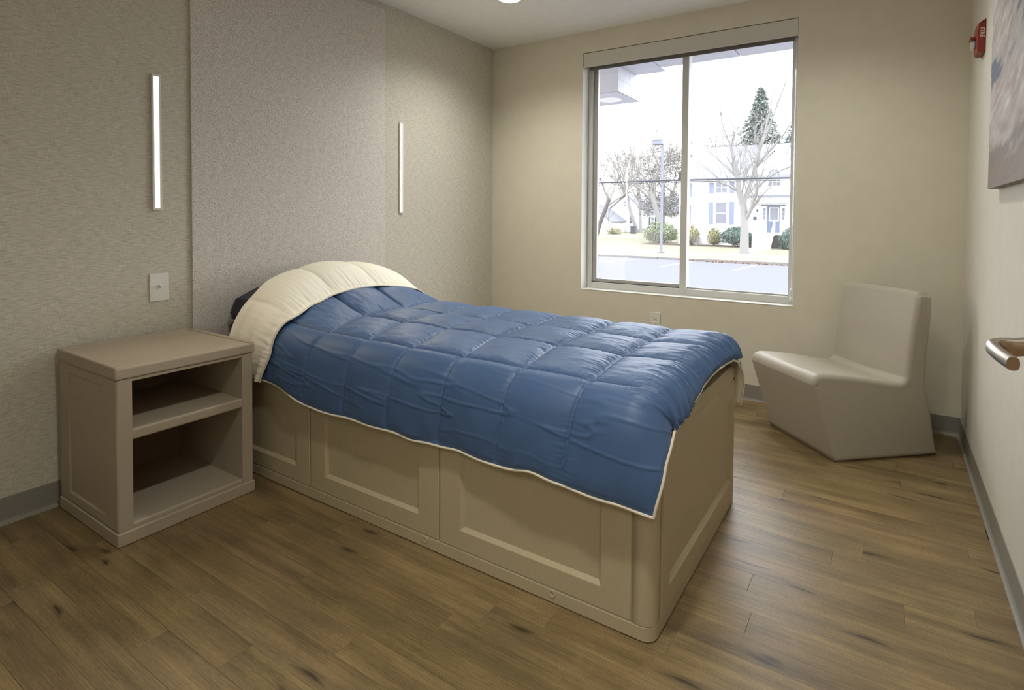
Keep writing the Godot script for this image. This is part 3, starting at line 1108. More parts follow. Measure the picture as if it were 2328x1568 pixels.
# ------------------------------------------------------------------ nightstand
func build_nightstand() -> void:
	var x0 := 0.032
	var x1 := 0.540
	var z0 := 2.536
	var z1 := 3.056
	var ns := thing("nightstand", "beige moulded plastic nightstand with two open shelves beside the bed", "nightstand", Vector3(0.29, 0, 2.796))
	# lid with a shallow tray, open to the front
	var b := MB.new()
	var l0 := Vector3(x0 - 0.006, 0.599, z0 - 0.006)
	var l1 := Vector3(x1 + 0.006, 0.641, z1 + 0.006)
	b.rbox(l0, l1, 0.008, 3)
	var lid := part("top", b, M.plastic_n, ns)
	b = MB.new()
	b.rbox(Vector3(l0.x, 0.632, l0.z), Vector3(l0.x + 0.026, 0.646, l1.z), 0.006, 2)
	b.rbox(Vector3(l0.x + 0.01, 0.632, l0.z), Vector3(l1.x - 0.003, 0.646, l0.z + 0.026), 0.006, 2)
	b.rbox(Vector3(l0.x + 0.01, 0.632, l1.z - 0.026), Vector3(l1.x - 0.003, 0.646, l1.z), 0.006, 2)
	part("tray_lip", b, M.plastic_n, lid)
	# plinth
	part("plinth", rb(Vector3(x0 - 0.003, 0, z0 - 0.004), Vector3(x1 + 0.006, 0.050, z1 + 0.004), 0.006, 2), M.plastic_n, ns)
	# sides with recessed panels
	for s in [1.0, -1.0]:
		var d := MB.new()
		d.t_out = Vector3(0, 0, s)
		var zz := z1 - 0.050 if s > 0 else z0 + 0.050
		d.panel(Vector3(x0, 0.0505, zz), Vector3.RIGHT, Vector3.UP, x1 - x0, 0.548, 0.050, [0.088, 0.036, 0.408, 0.514], 0.005, 0.007, 0.005)
		part("side", d, M.plastic_n, ns)
	# shelf, floor and head rail
	part("shelf", rb(Vector3(x0 + 0.02, 0.3725, z0 + 0.046), Vector3(x1 - 0.001, 0.412, z1 - 0.046), 0.008, 3), M.plastic_n, ns)
	part("shelf", rb(Vector3(x0 + 0.02, 0.046, z0 + 0.046), Vector3(x1 - 0.001, 0.070, z1 - 0.046), 0.008, 3), M.plastic_n, ns)
	part("top_rail", rb(Vector3(x0 + 0.02, 0.586, z0 + 0.046), Vector3(x1 - 0.001, 0.602, z1 - 0.046), 0.003, 1), M.plastic_n, ns)
	part("back_board", bx(Vector3(x0 + 0.004, 0.05, z0 + 0.046), Vector3(x0 + 0.018, 0.60, z1 - 0.046)), M.back_board, ns)

# ------------------------------------------------------------------ chair
func build_chair() -> void:
	var fn := Vector3(2.597, 0, 0.782)
	var u := Vector3(0.687, 0, 0.727).normalized()
	var w := Vector3(u.z, 0, -u.x)
	var key := [Vector2(0.0, 0.0), Vector2(-0.065, 0.195), Vector2(-0.120, 0.360), Vector2(-0.1265, 0.390), Vector2(-0.118, 0.416), Vector2(-0.098, 0.430), Vector2(-0.065, 0.4345), Vector2(0.03, 0.426), Vector2(0.15, 0.409), Vector2(0.27, 0.388), Vector2(0.345, 0.3775), Vector2(0.372, 0.381), Vector2(0.388, 0.394), Vector2(0.3955, 0.42), Vector2(0.407, 0.56), Vector2(0.424, 0.68), Vector2(0.444, 0.79), Vector2(0.452, 0.812), Vector2(0.470, 0.824), Vector2(0.502, 0.824), Vector2(0.524, 0.812), Vector2(0.531, 0.79), Vector2(0.529, 0.684), Vector2(0.516, 0.55), Vector2(0.509, 0.44), Vector2(0.511, 0.335), Vector2(0.527, 0.27), Vector2(0.545, 0.20), Vector2(0.583, 0.0)]
	var prof := PackedVector2Array()
	# keep straight runs straight, subdivide the rest smoothly
	for i in key.size():
		var a: Vector2 = key[i]
		var c: Vector2 = key[(i + 1) % key.size()]
		var straight := i in [0, 1, 27, 28]
		var n := 6 if straight else 4
		for k in n:
			if straight: prof.append(a.lerp(c, float(k) / n))
			else: prof.append(a.cubic_interpolate(c, key[maxi(i - 1, 0)], key[mini(i + 2, key.size() - 1)], float(k) / n))
	var f := func(p: Vector2, s: float) -> Vector3:
		# s runs 0 (near side) to -0.514 (far side)
		var q := p
		var ss := s
		var mid := (s + 0.257) / 0.257
		# rounded upper corners of the backrest
		var R := 0.045
		if q.y > 0.824 - R and absf(mid) * 0.257 > 0.257 - R:
			var dx := absf(mid) * 0.257 - (0.257 - R)
			var dy := q.y - (0.824 - R)
			var m := maxf(dx, dy)
			var l := Vector2(dx, dy).length()
			if l > 1e-6:
				var k := m / l
				ss = -0.257 + signf(mid) * (0.257 - R + dx * k)
				q.y = 0.824 - R + dy * k
		# seat a little dished, back a little hollow
		var top := smoothstep(0.30, 0.38, q.y) * smoothstep(-0.125, -0.05, q.x) * smoothstep(0.43, 0.38, q.x) * smoothstep(0.46, 0.42, q.y)
		q.y -= top * 0.010 * (1.0 - mid * mid)
		var bk := smoothstep(0.42, 0.55, q.y) * smoothstep(0.48, 0.45, q.x)
		q.x += bk * 0.012 * (1.0 - mid * mid)
		return fn + w * q.x + Vector3.UP * q.y + u * ss
	var b := MB.new()
	b.extrude(prof, -0.514, 0.0, 0.022, f, 5)
	for i in b.v.size():
		b.v[i].y = maxf(b.v[i].y, 0.0)
	var c := thing("chair", "grey-beige moulded one-piece armless chair in the corner by the window", "chair", Vector3(2.63, 0, 0.42))
	part("shell", b, M.chair, c, true)

# ------------------------------------------------------------------ things on the walls
func build_wall_things() -> void:
	# felt panel behind the bed
	var fz0 := 1.248
	var fz1 := 2.513
	var b := MB.new()
	b.rbox(Vector3(0.0, 0.11, fz0), Vector3(0.012, 2.535, fz1), 0.002, 1)
	single("felt_panel", b, M.felt, Vector3(0, 0.11, (fz0 + fz1) / 2), "tall heathered grey felt panel fixed to the wall behind the bed", "wall panel")
	# two reading lights
	var lab := ["vertical strip wall light glowing above the white light switch", "vertical strip wall light glowing between the felt panel and the room corner"]
	for k in 2:
		var z0: float = [2.647, 1.078][k]
		var z1: float = [2.687, 1.112][k]
		var y0 := 1.204
		var y1 := 1.820
		var t := thing("wall_light", lab[k], "wall light", Vector3(0, y0, (z0 + z1) / 2), "strip wall lights either side of the felt panel")
		for zz in [z0, z1 - 0.009]:
			part("side_rail", rb(Vector3(0.0, y0, zz), Vector3(0.012, y1, zz + 0.009), 0.0015, 1), M.white, t)
		for yy in [y0, y1 - 0.010]:
			part("end_cap", bx(Vector3(0.0, yy, z0 + 0.009), Vector3(0.011, yy + 0.010, z1 - 0.009)), M.white, t)
		part("diffuser", bx(Vector3(0.0, y0 + 0.010, z0 + 0.009), Vector3(0.008, y1 - 0.010, z1 - 0.009)), M.lamp_glow, t)
		area("wall_light_area", Vector3(0.018, (y0 + y1) / 2, (z0 + z1) / 2), Vector3(1, 0, 0), Vector2(z1 - z0 - 0.018, y1 - y0 - 0.02), 0.26, Color(1.0, 0.93, 0.80))
	# light switch
	var sw := thing("light_switch", "white toggle light switch on the papered wall above the nightstand", "light switch", Vector3(0, 0.786, 2.661))
	part("plate", rb(Vector3(0.0, 0.786, 2.619), Vector3(0.006, 0.914, 2.703), 0.003, 2), M.white, sw)
	var tg := MB.new()
	tg.box(Vector3(0.005, 0.838, 2.655), Vector3(0.0072, 0.863, 2.667))
	tg.tube([Vector3(0.004, 0.851, 2.661), Vector3(0.022, 0.860, 2.661)], [0.0062, 0.0050], 10)
	part("toggle", tg, M.white, sw)
	for yy in [0.820, 0.880]:
		var s := MB.new()
		s.lathe(Vector3(0.0058, yy, 2.661), Vector3(1, 0, 0), [Vector2(0.0034, 0.0), Vector2(0.003, 0.001), Vector2(0.0, 0.0012)], 12)
		part("screw", s, M.white, sw)
	# wall socket below the window
	var so := thing("power_outlet", "white duplex power outlet low on the wall under the window", "power outlet", Vector3(1.425, 0.385, 0))
	part("plate", rb(Vector3(1.386, 0.385, 0.0), Vector3(1.463, 0.511, 0.006), 0.003, 2), M.white, so)
	for yy in [0.428, 0.470]:
		var r := MB.new()
		r.rbox(Vector3(1.408, yy - 0.016, 0.0), Vector3(1.441, yy + 0.016, 0.0078), 0.004, 2)
		var rc := part("receptacle", r, M.white, so)
		var sl := MB.new()
		sl.box(Vector3(1.4170, yy - 0.001, 0.0072), Vector3(1.4190, yy + 0.009, 0.0080))
		sl.box(Vector3(1.4300, yy - 0.001, 0.0072), Vector3(1.4322, yy + 0.010, 0.0080))
		sl.box(Vector3(1.4222, yy - 0.011, 0.0072), Vector3(1.4270, yy - 0.006, 0.0080))
		part("slots", sl, M.slot, rc)
	# recessed ceiling light
	for k in 3:
		var at: Vector3 = [DL, DL2, DL3][k]
		var d := thing("downlight", ["round lit ceiling downlight above the head of the bed near the window", "round lit ceiling downlight just beyond the foot of the bed", "round lit ceiling downlight above the moulded chair"][k], "ceiling light", at, "ceiling downlights")
		b = MB.new()
		b.lathe(at, Vector3.DOWN, [Vector2(0.095, 0.0), Vector2(0.093, 0.004), Vector2(0.085, 0.006), Vector2(0.072, 0.004)], 40)
		part("trim_ring", b, M.white, d)
		b = MB.new()
		b.lathe(at, Vector3.DOWN, [Vector2(0.072, 0.0), Vector2(0.071, 0.004), Vector2(0.0, 0.0048)], 40)
		part("lens", b, M.down_glow, d)
	# fire alarm strobe
	var al := thing("fire_alarm", "red fire alarm strobe with clear lens on the right wall by the corner", "fire alarm", Vector3(RW, 1.95, 0.50))
	var prof := PackedVector2Array([Vector2(0.0, 1.951), Vector2(0.022, 1.951), Vector2(0.031, 1.962), Vector2(0.033, 2.00), Vector2(0.033, 2.045), Vector2(0.030, 2.084), Vector2(0.010, 2.098), Vector2(0.0, 2.102)])
	b = MB.new()
	b.extrude(prof, 0.44, 0.56, 0.004, func(p: Vector2, s: float) -> Vector3: return Vector3(RW - p.x, p.y, s), 2)
	part("housing", b, M.red, al, true)
	b = MB.new()
	b.rbox(Vector3(RW - 0.054, 2.020, 0.470), Vector3(RW - 0.030, 2.034, 0.530), 0.004, 2)
	part("hood", b, M.red, al)
	b = MB.new()
	b.rbox(Vector3(RW - 0.051, 1.980, 0.474), Vector3(RW - 0.030, 2.021, 0.526), 0.008, 3)
	part("lens", b, M.clear, al)
	part("reflector", rb(Vector3(RW - 0.040, 1.984, 0.480), Vector3(RW - 0.032, 2.017, 0.520), 0.003, 1), M.alu, al)
	var tm := TextMesh.new()
	tm.text = "FIRE"
	var fo := SystemFont.new()
	fo.font_names = PackedStringArray(["Droid Sans"])
	fo.font_weight = 700
	tm.font = fo
	tm.font_size = 32
	tm.pixel_size = 0.00068
	tm.depth = 0.0006
	var le := MeshInstance3D.new()
	le.name = "lettering"
	le.mesh = tm
	le.material_override = M.letter
	al.add_child(le)
	# reads downwards on the side that faces into the room
	le.transform = Transform3D(Basis(Vector3.BACK, -PI / 2), Vector3(RW - 0.0130, 2.042, 0.5603) - al.position)
	# canvas on the right wall
	var cv := thing("canvas_painting", "large abstract canvas of grey cloud and slate blue brushstrokes on the right wall", "painting", Vector3(RW, 1.306, 1.67))
	part("stretched_edge", bx(Vector3(RW - 0.0335, 1.306, 1.07), Vector3(RW - 0.0015, 2.256, 2.27)), M.canvas_side, cv)
	b = MB.new()
	var X := RW - 0.0342
	b.quad(Vector3(X, 1.306, 1.07), Vector3(X, 2.256, 1.07), Vector3(X, 2.256, 2.27), Vector3(X, 1.306, 2.27), Vector3(-1, 0, 0), [Vector2(0, 1), Vector2(0, 0), Vector2(1, 0), Vector2(1, 1)])
	part("painted_face", b, M.painting, cv)
	# hall ceiling panel that spills in through the doorway behind the camera
	var hp := thing("ceiling_panel_light", "flat white ceiling panel light in the hall outside the doorway", "ceiling light", Vector3(2.4, 2.45, 4.9))
	part("frame", rb(Vector3(1.83, 2.43, 4.63), Vector3(2.97, HC, 5.17), 0.004, 1), M.white, hp)
	part("diffuser", bx(Vector3(1.85, 2.425, 4.65), Vector3(2.95, 2.43, 5.15)), M.lamp_glow, hp)

# ------------------------------------------------------------------ open door with its lever
func build_door() -> void:
	var dr := Node3D.new()
	dr.name = "door_1"
	add_child(dr)
	dr.position = Vector3(2.953, 0, 3.66)
	meta(dr, "", "", "", "structure")
	part("leaf", rb(Vector3(2.931, 0.01, 3.215), Vector3(2.975, 2.09, 4.13), 0.002, 1), M.door, dr)
	var y := 1.077
	var zc := 3.287
	var ro := MB.new()
	ro.lathe(Vector3(2.931, y + 0.006, zc - 0.010), Vector3(-1, 0, 0), [Vector2(0.027, 0.0), Vector2(0.027, 0.006), Vector2(0.024, 0.009), Vector2(0.0, 0.0095)], 32)
	var rose := part("rose", ro, M.steel, dr)
	# lever: neck out of the door, soft bend, blade towards the hinge
	var path := [Vector3(2.926, y + 0.006, zc - 0.010), Vector3(2.905, y + 0.004, zc - 0.006), Vector3(2.886, y + 0.001, zc - 0.001)]
	for k in 9:
		var a := PI / 2 * (k + 1) / 9.0
		path.append(Vector3(2.884 - 0.020 * sin(a), y, zc + 0.014 * (1.0 - cos(a))))
	path.append(Vector3(2.8650, y - 0.0010, zc + 0.024))
	path.append(Vector3(2.8675, y - 0.0022, zc + 0.042))
	path.append(Vector3(2.8715, y - 0.0035, zc + 0.059))
	var b := MB.new()
	var n := path.size()
	var sides := 20
	var u := Vector3.UP
	for i in n:
		var d: Vector3 = (path[mini(i + 1, n - 1)] - path[maxi(i - 1, 0)]).normalized()
		var sd := d.cross(u).normalized()
		var f := float(i) / (n - 1)
		var hy := lerpf(0.0080, 0.0056, smoothstep(0.3, 1.0, f))
		var hx := lerpf(0.0078, 0.0045, smoothstep(0.2, 0.9, f))
		for j in sides:
			var a := TAU * j / sides
			var ca := signf(cos(a)) * pow(absf(cos(a)), 0.75)
			var sa := signf(sin(a)) * pow(absf(sin(a)), 0.75)
			b.vert(path[i] + sd * ca * hx + u * sa * hy, (sd * cos(a) / hx + u * sin(a) / hy).normalized())
	for i in n - 1:
		for j in sides:
			var a := i * sides + j
			var c := i * sides + (j + 1) % sides
			b.tri(a, c, a + sides); b.tri(c, c + sides, a + sides)
	var ed: Vector3 = (path[n - 1] - path[n - 2]).normalized()
	var ci := b.vert(path[n - 1] + ed * 0.001, ed)
	for j in sides: b.vert(b.v[(n - 1) * sides + j], ed)
	for j in sides: b.tri(ci, ci + 1 + j, ci + 1 + (j + 1) % sides)
	part("lever_handle", b, M.steel, dr)

# ------------------------------------------------------------------ outside
func leaves(b: MB, c: Vector3, rad: Vector3, count: int, size: float, r: RandomNumberGenerator, shell := 0.55) -> void:
	for k in count:
		var d := Vector3(r.randfn(), r.randfn(), r.randfn()).normalized()
		var p := c + d * rad * lerpf(shell, 1.0, sqrt(r.randf())) * (1.0 + 0.10 * sin(d.x * 7.0 + d.z * 5.0) + 0.08 * sin(d.y * 9.0))
		if p.y < GY + 0.05: continue
		var u := (d.cross(Vector3(r.randfn(), r.randfn(), r.randfn()))).normalized()
		var w := (d + 0.8 * Vector3(r.randfn(), r.randfn(), r.randfn())).normalized().cross(u).normalized()
		var s := size * r.randf_range(0.6, 1.2)
		b.quad(p - u * s, p + w * s * 0.5, p + u * s, p - w * s * 0.5, d)

func grow(b: MB, p: Vector3, d: Vector3, length: float, rad: float, lev: int, r: RandomNumberGenerator, spread := 0.6, kids := 3, up := 0.15) -> void:
	var pts := [p]
	var rr := [rad]
	var q := p
	var dir := d
	for k in 3:
		dir = (dir + Vector3(r.randfn(), r.randfn(), r.randfn()) * 0.09 + Vector3.UP * up * 0.3).normalized()
		q += dir * length / 3.0
		pts.append(q)
		rr.append(rad * lerpf(1.0, 0.62, (k + 1) / 3.0))
	b.tube(pts, rr, 7 if rad > 0.08 else 4, false)
	if lev <= 0: return
	for k in kids:
		var e := (dir + Vector3(r.randfn(), r.randfn() * 0.7, r.randfn()) * spread + Vector3.UP * up).normalized()
		var f := r.randf_range(0.45, 1.0) if k > 0 else 1.0
		var st: Vector3 = pts[0].lerp(q, f) if f < 1.0 else q
		grow(b, st, e, length * r.randf_range(0.62, 0.85), rad * r.randf_range(0.42, 0.62), lev - 1, r, spread, kids, up)

func bare_tree(label: String, at: Vector3, lean: Vector3, h: float, rad: float, lev: int, sd: int, m: Material, group := "", spread := 0.55, kids := 3) -> Node3D:
	var r := RandomNumberGenerator.new()
	r.seed = sd
	var t := thing("bare_tree", label, "tree", at, group)
	var b := MB.new()
	var top := at + lean * h
	b.tube([at, at.lerp(top, 0.1) , at.lerp(top, 0.5) + Vector3(r.randfn(), 0, r.randfn()) * 0.08, top], [rad * 1.35, rad, rad * 0.9, rad * 0.75], 10, true)
	part("trunk", b, m, t)
	b = MB.new()
	for k in kids + 1:
		var e := (lean + Vector3(r.randfn(), r.randf() * 0.4, r.randfn()) * spread).normalized()
		grow(b, at.lerp(top, 0.75 + 0.25 * k / kids), e, h * 0.55, rad * 0.55, lev, r, spread, kids)
	part("branches", b, M.twig, t)
	return t

func bush(called: String, label: String, c: Vector3, rad: Vector3, m: Material, count: int, size: float, sd: int) -> void:
	var r := RandomNumberGenerator.new()
	r.seed = sd
	var t := thing(called, label, "shrub", Vector3(c.x, GY, c.z))
	var b := MB.new()
	for k in 7:
		var e := Vector3(r.randfn() * rad.x * 0.35, rad.y * 0.7, r.randfn() * rad.z * 0.35)
		b.tube([Vector3(c.x + e.x * 0.2, GY, c.z + e.z * 0.2), c + e * 0.6], [0.03, 0.015], 5)
	part("stems", b, M.bark_dark, t)
	b = MB.new()
	leaves(b, c, rad, count, size, r)
	part("foliage", b, m, t)

func house_window(h: Node3D, x0: float, x1: float, y0: float, y1: float, z: float, cols: int, rows: int) -> void:
	var b := MB.new()
	for q in [[x0 - 0.09, y0 - 0.09, x0, y1 + 0.09], [x1, y0 - 0.09, x1 + 0.09, y1 + 0.09], [x0, y0 - 0.09, x1, y0], [x0, y1, x1, y1 + 0.09]]:
		b.box(Vector3(q[0], q[1], z), Vector3(q[2], q[3], z + 0.06))
	for k in range(1, cols):
		var x := lerpf(x0, x1, float(k) / cols)
		b.box(Vector3(x - 0.025, y0, z + 0.01), Vector3(x + 0.025, y1, z + 0.05))
	for k in range(1, rows):
		var y := lerpf(y0, y1, float(k) / rows)
		b.box(Vector3(x0, y - 0.025, z + 0.01), Vector3(x1, y + 0.025, z + 0.05))
	var w := part("window", b, M.trim, h)
	part("pane", bx(Vector3(x0, y0, z), Vector3(x1, y1, z + 0.015)), M.pane, w)

func build_outside() -> void:
	# canopy outside the window, with a dropped bulkhead
	var cn := thing("canopy", "white panelled canopy soffit with a dropped bulkhead outside the window", "canopy", Vector3(1.4, 2.318, -0.8))
	var ys := 2.558
	var x := 1.029
	for k in 7:
		part("soffit_panel", rb(Vector3(x + 0.003, ys, -1.234), Vector3(x + 0.68, ys + 0.08, -0.205), 0.003, 1), M.soffit, cn)
		x += 0.684
	x = 1.026
	for k in 6:
		part("soffit_panel", rb(Vector3(x - 0.48, ys, -1.386), Vector3(x - 0.003, ys + 0.08, -0.74), 0.003, 1), M.soffit, cn)
		part("soffit_panel", rb(Vector3(x - 0.48, ys, -0.736), Vector3(x - 0.003, ys + 0.08, -0.205), 0.003, 1), M.soffit, cn)
		x -= 0.484
	part("backing", bx(Vector3(-2.0, ys + 0.04, -1.2), Vector3(5.9, ys + 0.3, -0.21)), M.soffit_gap, cn)
	# bulkhead: right face of small panels, front and underside
	part("bulkhead_core", bx(Vector3(-2.0, 2.323, -1.469), Vector3(0.720, ys, -0.941)), M.soffit_gap, cn)
	for i in 4:
		for j in 2:
			var z0 := -1.474 + i * 0.1344
			part("bulkhead_panel", bx(Vector3(0.719, 2.318 + j * 0.1205, z0), Vector3(0.725, 2.4365 + j * 0.1205, z0 + 0.132)), M.soffit, cn)
	for i in 4:
		var x1 := 0.725 - i * 0.68
		part("bulkhead_panel", bx(Vector3(x1 - 0.677, 2.318, -0.941), Vector3(x1, ys - 0.002, -0.936)), M.soffit, cn)
		part("bulkhead_panel", bx(Vector3(x1 - 0.677, 2.317, -1.474), Vector3(x1, 2.323, -0.936)), M.soffit, cn)
	var sl := MB.new()
	sl.lathe(Vector3(0.533, 2.316, -1.21), Vector3.DOWN, [Vector2(0.108, 0.0), Vector2(0.108, 0.006), Vector2(0.092, 0.008), Vector2(0.088, 0.003), Vector2(0.0, 0.003)], 32)
	part("soffit_light", sl, M.trim, cn)
	# ground
	struct("parking_lot", bx(Vector3(-90, GY - 0.3, -27.6), Vector3(60, GY, -0.2)), M.asphalt)
	struct("lawn", bx(Vector3(-150, GY - 0.3, -160), Vector3(90, GY + 0.06, -27.78)), M.lawn)
	struct("sidewalk", bx(Vector3(-90, GY - 0.1, -33.4), Vector3(60, GY + 0.075, -31.0)), M.walk)
	struct("front_path", bx(Vector3(-5.7, GY - 0.1, -42.2), Vector3(-4.2, GY + 0.075, -33.3)), M.walk)
	struct("driveway", bx(Vector3(-90, GY - 0.1, -60.5), Vector3(-17.0, GY + 0.075, -54.5)), M.walk)
	var kb := Node3D.new()
	kb.name = "kerb"
	add_child(kb)
	kb.position = Vector3(0, GY, -27.7)
	meta(kb, "", "", "", "structure")
	var r := RandomNumberGenerator.new()
	r.seed = 9
	for k in 26:
		part("kerb_stone", rb(Vector3(-30 + k * 2.0, GY - 0.1, -27.79), Vector3(-28.02 + k * 2.0, GY + 0.10 + r.randf_range(0, 0.03), -27.6), 0.02, 1), M.kerb, kb)
	for q in [[-9.46, -22.8, -8.82, -26.95, "white painted parking stripe on the asphalt before the lamp post"], [-6.22, -22.6, -5.92, -26.95, "white painted parking stripe between the lamp post and the street tree"], [-2.90, -22.9, -2.66, -26.95, "white painted parking stripe on the asphalt before the house steps"]]:
		var b := MB.new()
		var a0 := Vector3(q[0], GY + 0.006, q[1])
		var a1 := Vector3(q[2], GY + 0.006, q[3])
		var sd := (a1 - a0).normalized().cross(Vector3.UP) * 0.06
		var lo := Vector3(0, -0.012, 0)
		b.quad(a0 - sd, a1 - sd, a1 + sd, a0 + sd, Vector3.UP)
		b.quad(a0 - sd, a1 - sd, a1 - sd + lo, a0 - sd + lo, -sd)
		b.quad(a0 + sd, a1 + sd, a1 + sd + lo, a0 + sd + lo, sd)
		single("parking_stripe", b, M.line, Vector3(q[0], GY, q[1]), q[4], "parking stripe", "parking bay stripes")
	# fallen leaves along the kerb
	var lt := MB.new()
	for k in 700:
		var p := Vector3(r.randf_range(-6.5, 0.5), GY + 0.015, -27.53 + minf(0.42, absf(r.randfn()) * 0.2))
		var u := Vector3(r.randfn(), r.randfn() * 0.4, r.randfn()).normalized() * 0.06
		var w := u.cross(Vector3.UP + Vector3(r.randfn(), 0, r.randfn()) * 0.3).normalized() * 0.04
		lt.quad(p - u, p - w, p + u, p + w, Vector3.UP)
	single("leaf_litter", lt, M.litter, Vector3(-3, GY, -27.4), "brown fallen leaves lying along the kerb", "leaves", "", "stuff")
	# lamp post
	var lp := thing("lamp_post", "grey square parking lot lamp post with a box head", "lamp post", Vector3(-9.27, GY, -32))
	part("pole", rb(Vector3(-9.34, GY, -32.07), Vector3(-9.20, 5.80, -31.93), 0.015, 1), M.post, lp)
	part("lamp_head", rb(Vector3(-9.86, 5.78, -32.25), Vector3(-9.22, 6.13, -31.75), 0.03, 2), M.post, lp)
	part("base", rb(Vector3(-9.45, GY, -32.18), Vector3(-9.09, GY + 0.14, -31.82), 0.01, 1), M.kerb, lp)
	# overhead cables
	for q in [[5.75, -30.0, 0.012, "thin overhead utility cable high above the kerb", 0.05], [3.34, -30.2, 0.05, "thick bundled overhead cable crossing in front of the white house", 0.04], [3.22, -30.6, 0.014, "thin overhead cable slung just under the bundled one", 0.07]]:
		var b := MB.new()
		var pts := []
		for k in 25:
			var xx := -40.0 + k * 2.2
			pts.append(Vector3(xx, q[0] + q[4] * cos((xx + 8.0) * 0.25) , q[1]))
		b.tube(pts, [q[2]], 5)
		single("overhead_cable", b, M.wire, Vector3(-13, q[0], q[1]), q[3], "cable")
	build_house()
	build_far_houses()
	build_trees()

func build_house() -> void:
	var Z := -44.6
	var h := thing("white_house", "white clapboard house with grey roof, slate blue shutters and blue front door", "house", Vector3(-6, GY, Z))
	part("wall", bx(Vector3(-12.0, GY, Z - 8.5), Vector3(1.5, 4.30, Z)), M.siding, h)
	part("fascia", bx(Vector3(-12.3, 4.12, Z), Vector3(1.8, 4.34, Z + 0.28)), M.trim, h)
	# main roof
	var b := MB.new()
	var e0 := Vector3(-12.35, 4.28, Z + 0.38)
	var e1 := Vector3(1.9, 4.28, Z + 0.38)
	var r0 := Vector3(-11.6, 7.42, Z - 4.4)
	var r1 := Vector3(1.9, 7.42, Z - 4.4)
	var k0 := Vector3(-12.35, 4.28, Z - 9.0)
	var k1 := Vector3(1.9, 4.28, Z - 9.0)
	var th := Vector3(0, -0.12, 0)
	b.quad(e0, e1, r1, r0, Vector3(0, 1, 1))
	b.quad(k0, k1, r1, r0, Vector3(0, 1, -1))
	b.tri3(e0, k0, r0, Vector3(-1, 0.3, 0))
	b.quad(e0, e1, e1 + th, e0 + th, Vector3(0, 0, 1))
	b.quad(e0 + th, e1 + th, k1 + th, k0 + th, Vector3(0, -1, 0))
	part("roof", b, M.roof, h)
	# cross gable
	var gx := -4.6
	var g := MB.new()
	g.tri3(Vector3(gx - 2.15, 4.25, Z + 0.05), Vector3(gx + 2.15, 4.25, Z + 0.05), Vector3(gx, 6.35, Z + 0.05), Vector3(0, 0, 1))
	g.box(Vector3(gx - 2.15, 2.9, Z), Vector3(gx + 2.15, 4.26, Z + 0.05))
	part("gable_wall", g, M.siding, h)
	g = MB.new()
	for s in [-1.0, 1.0]:
		var a := Vector3(gx + s * 2.5, 4.02, Z + 0.3)
		var c := Vector3(gx, 6.52, Z + 0.3)
		g.quad(a, c, c + Vector3(0, 0, -4.0), a + Vector3(0, 0, -1.0), Vector3(s, 1, 0))
		g.quad(a, c, c - Vector3(0, 0.14, 0), a - Vector3(0, 0.14, 0), Vector3(0, 0, 1))
	part("gable_roof", g, M.trim, h)
	# windows and shutters
	house_window(h, -8.945, -8.144, 0.685, 2.33, Z, 1, 2)
	house_window(h, -8.95, -8.12, 3.19, 4.02, Z, 2, 2)
	house_window(h, -11.75, -10.96, 0.65, 2.24, Z, 1, 2)
	for q in [[-9.53, 0.60, -9.18, 2.43], [-7.93, 0.60, -7.55, 2.43], [-9.53, 3.12, -9.16, 4.02], [-7.93, 3.12, -7.55, 4.06], [-11.33, 2.88, -10.94, 4.02]]:
		part("shutter", rb(Vector3(q[0], q[1], Z), Vector3(q[2], q[3], Z + 0.05), 0.01, 1), M.shutter, h)
	# arched window in the gable
	var aw := MB.new()
	var cx := -4.62
	var pr := []
	for k in 13:
		var a := PI * k / 12.0
		pr.append(Vector3(cx + 0.42 * cos(a), 4.55 + 0.40 * sin(a), Z + 0.08))
	for k in 12:
		aw.quad(pr[k], pr[k + 1], Vector3(pr[k + 1].x, 3.65, Z + 0.08), Vector3(pr[k].x, 3.65, Z + 0.08), Vector3(0, 0, 1))
	var awp := part("window", aw, M.pane, h)
	aw = MB.new()
	for k in 12:
		var o := Vector3(cx, 4.55, Z + 0.08)
		aw.quad(pr[k], pr[k + 1], o + (pr[k + 1] - o) * 1.2, o + (pr[k] - o) * 1.2, Vector3(0, 0, 1))
	for xx in [-0.46, -0.14, 0.14, 0.42]:
		aw.box(Vector3(cx + xx, 3.65, Z + 0.06), Vector3(cx + xx + 0.05, 4.57, Z + 0.11))
	for yy in [3.60, 3.95, 4.25, 4.53]:
		aw.box(Vector3(cx - 0.45, yy, Z + 0.06), Vector3(cx + 0.46, yy + 0.05, Z + 0.11))
	for a in [0.8, 1.57, 2.35]:
		aw.tube([Vector3(cx, 4.55, Z + 0.09), Vector3(cx + 0.4 * cos(a), 4.55 + 0.38 * sin(a), Z + 0.09)], [0.02], 4)
	part("muntins", aw, M.trim, awp)
	# porch
	part("porch_roof", bx(Vector3(-6.5, 2.70, Z), Vector3(-2.4, 2.88, Z + 1.5)), M.roof, h)
	part("porch_frieze", bx(Vector3(-6.35, 2.28, Z), Vector3(-2.5, 2.70, Z + 1.4)), M.trim, h)
	part("porch_floor", bx(Vector3(-6.35, -0.14, Z), Vector3(-2.5, 0.0, Z + 1.4)), M.trim, h)
	part("porch_foundation", bx(Vector3(-6.25, GY, Z), Vector3(-2.6, -0.14, Z + 1.3)), M.stone, h)
	for xx in [-6.2, -2.8]:
		part("porch_column", rb(Vector3(xx - 0.08, 0.0, Z + 1.2), Vector3(xx + 0.08, 2.28, Z + 1.36), 0.02, 1), M.trim, h)
	for xx in [-5.56, -3.72]:
		part("pilaster", bx(Vector3(xx - 0.05, 0.0, Z), Vector3(xx + 0.05, 2.25, Z + 0.10)), M.trim, h)
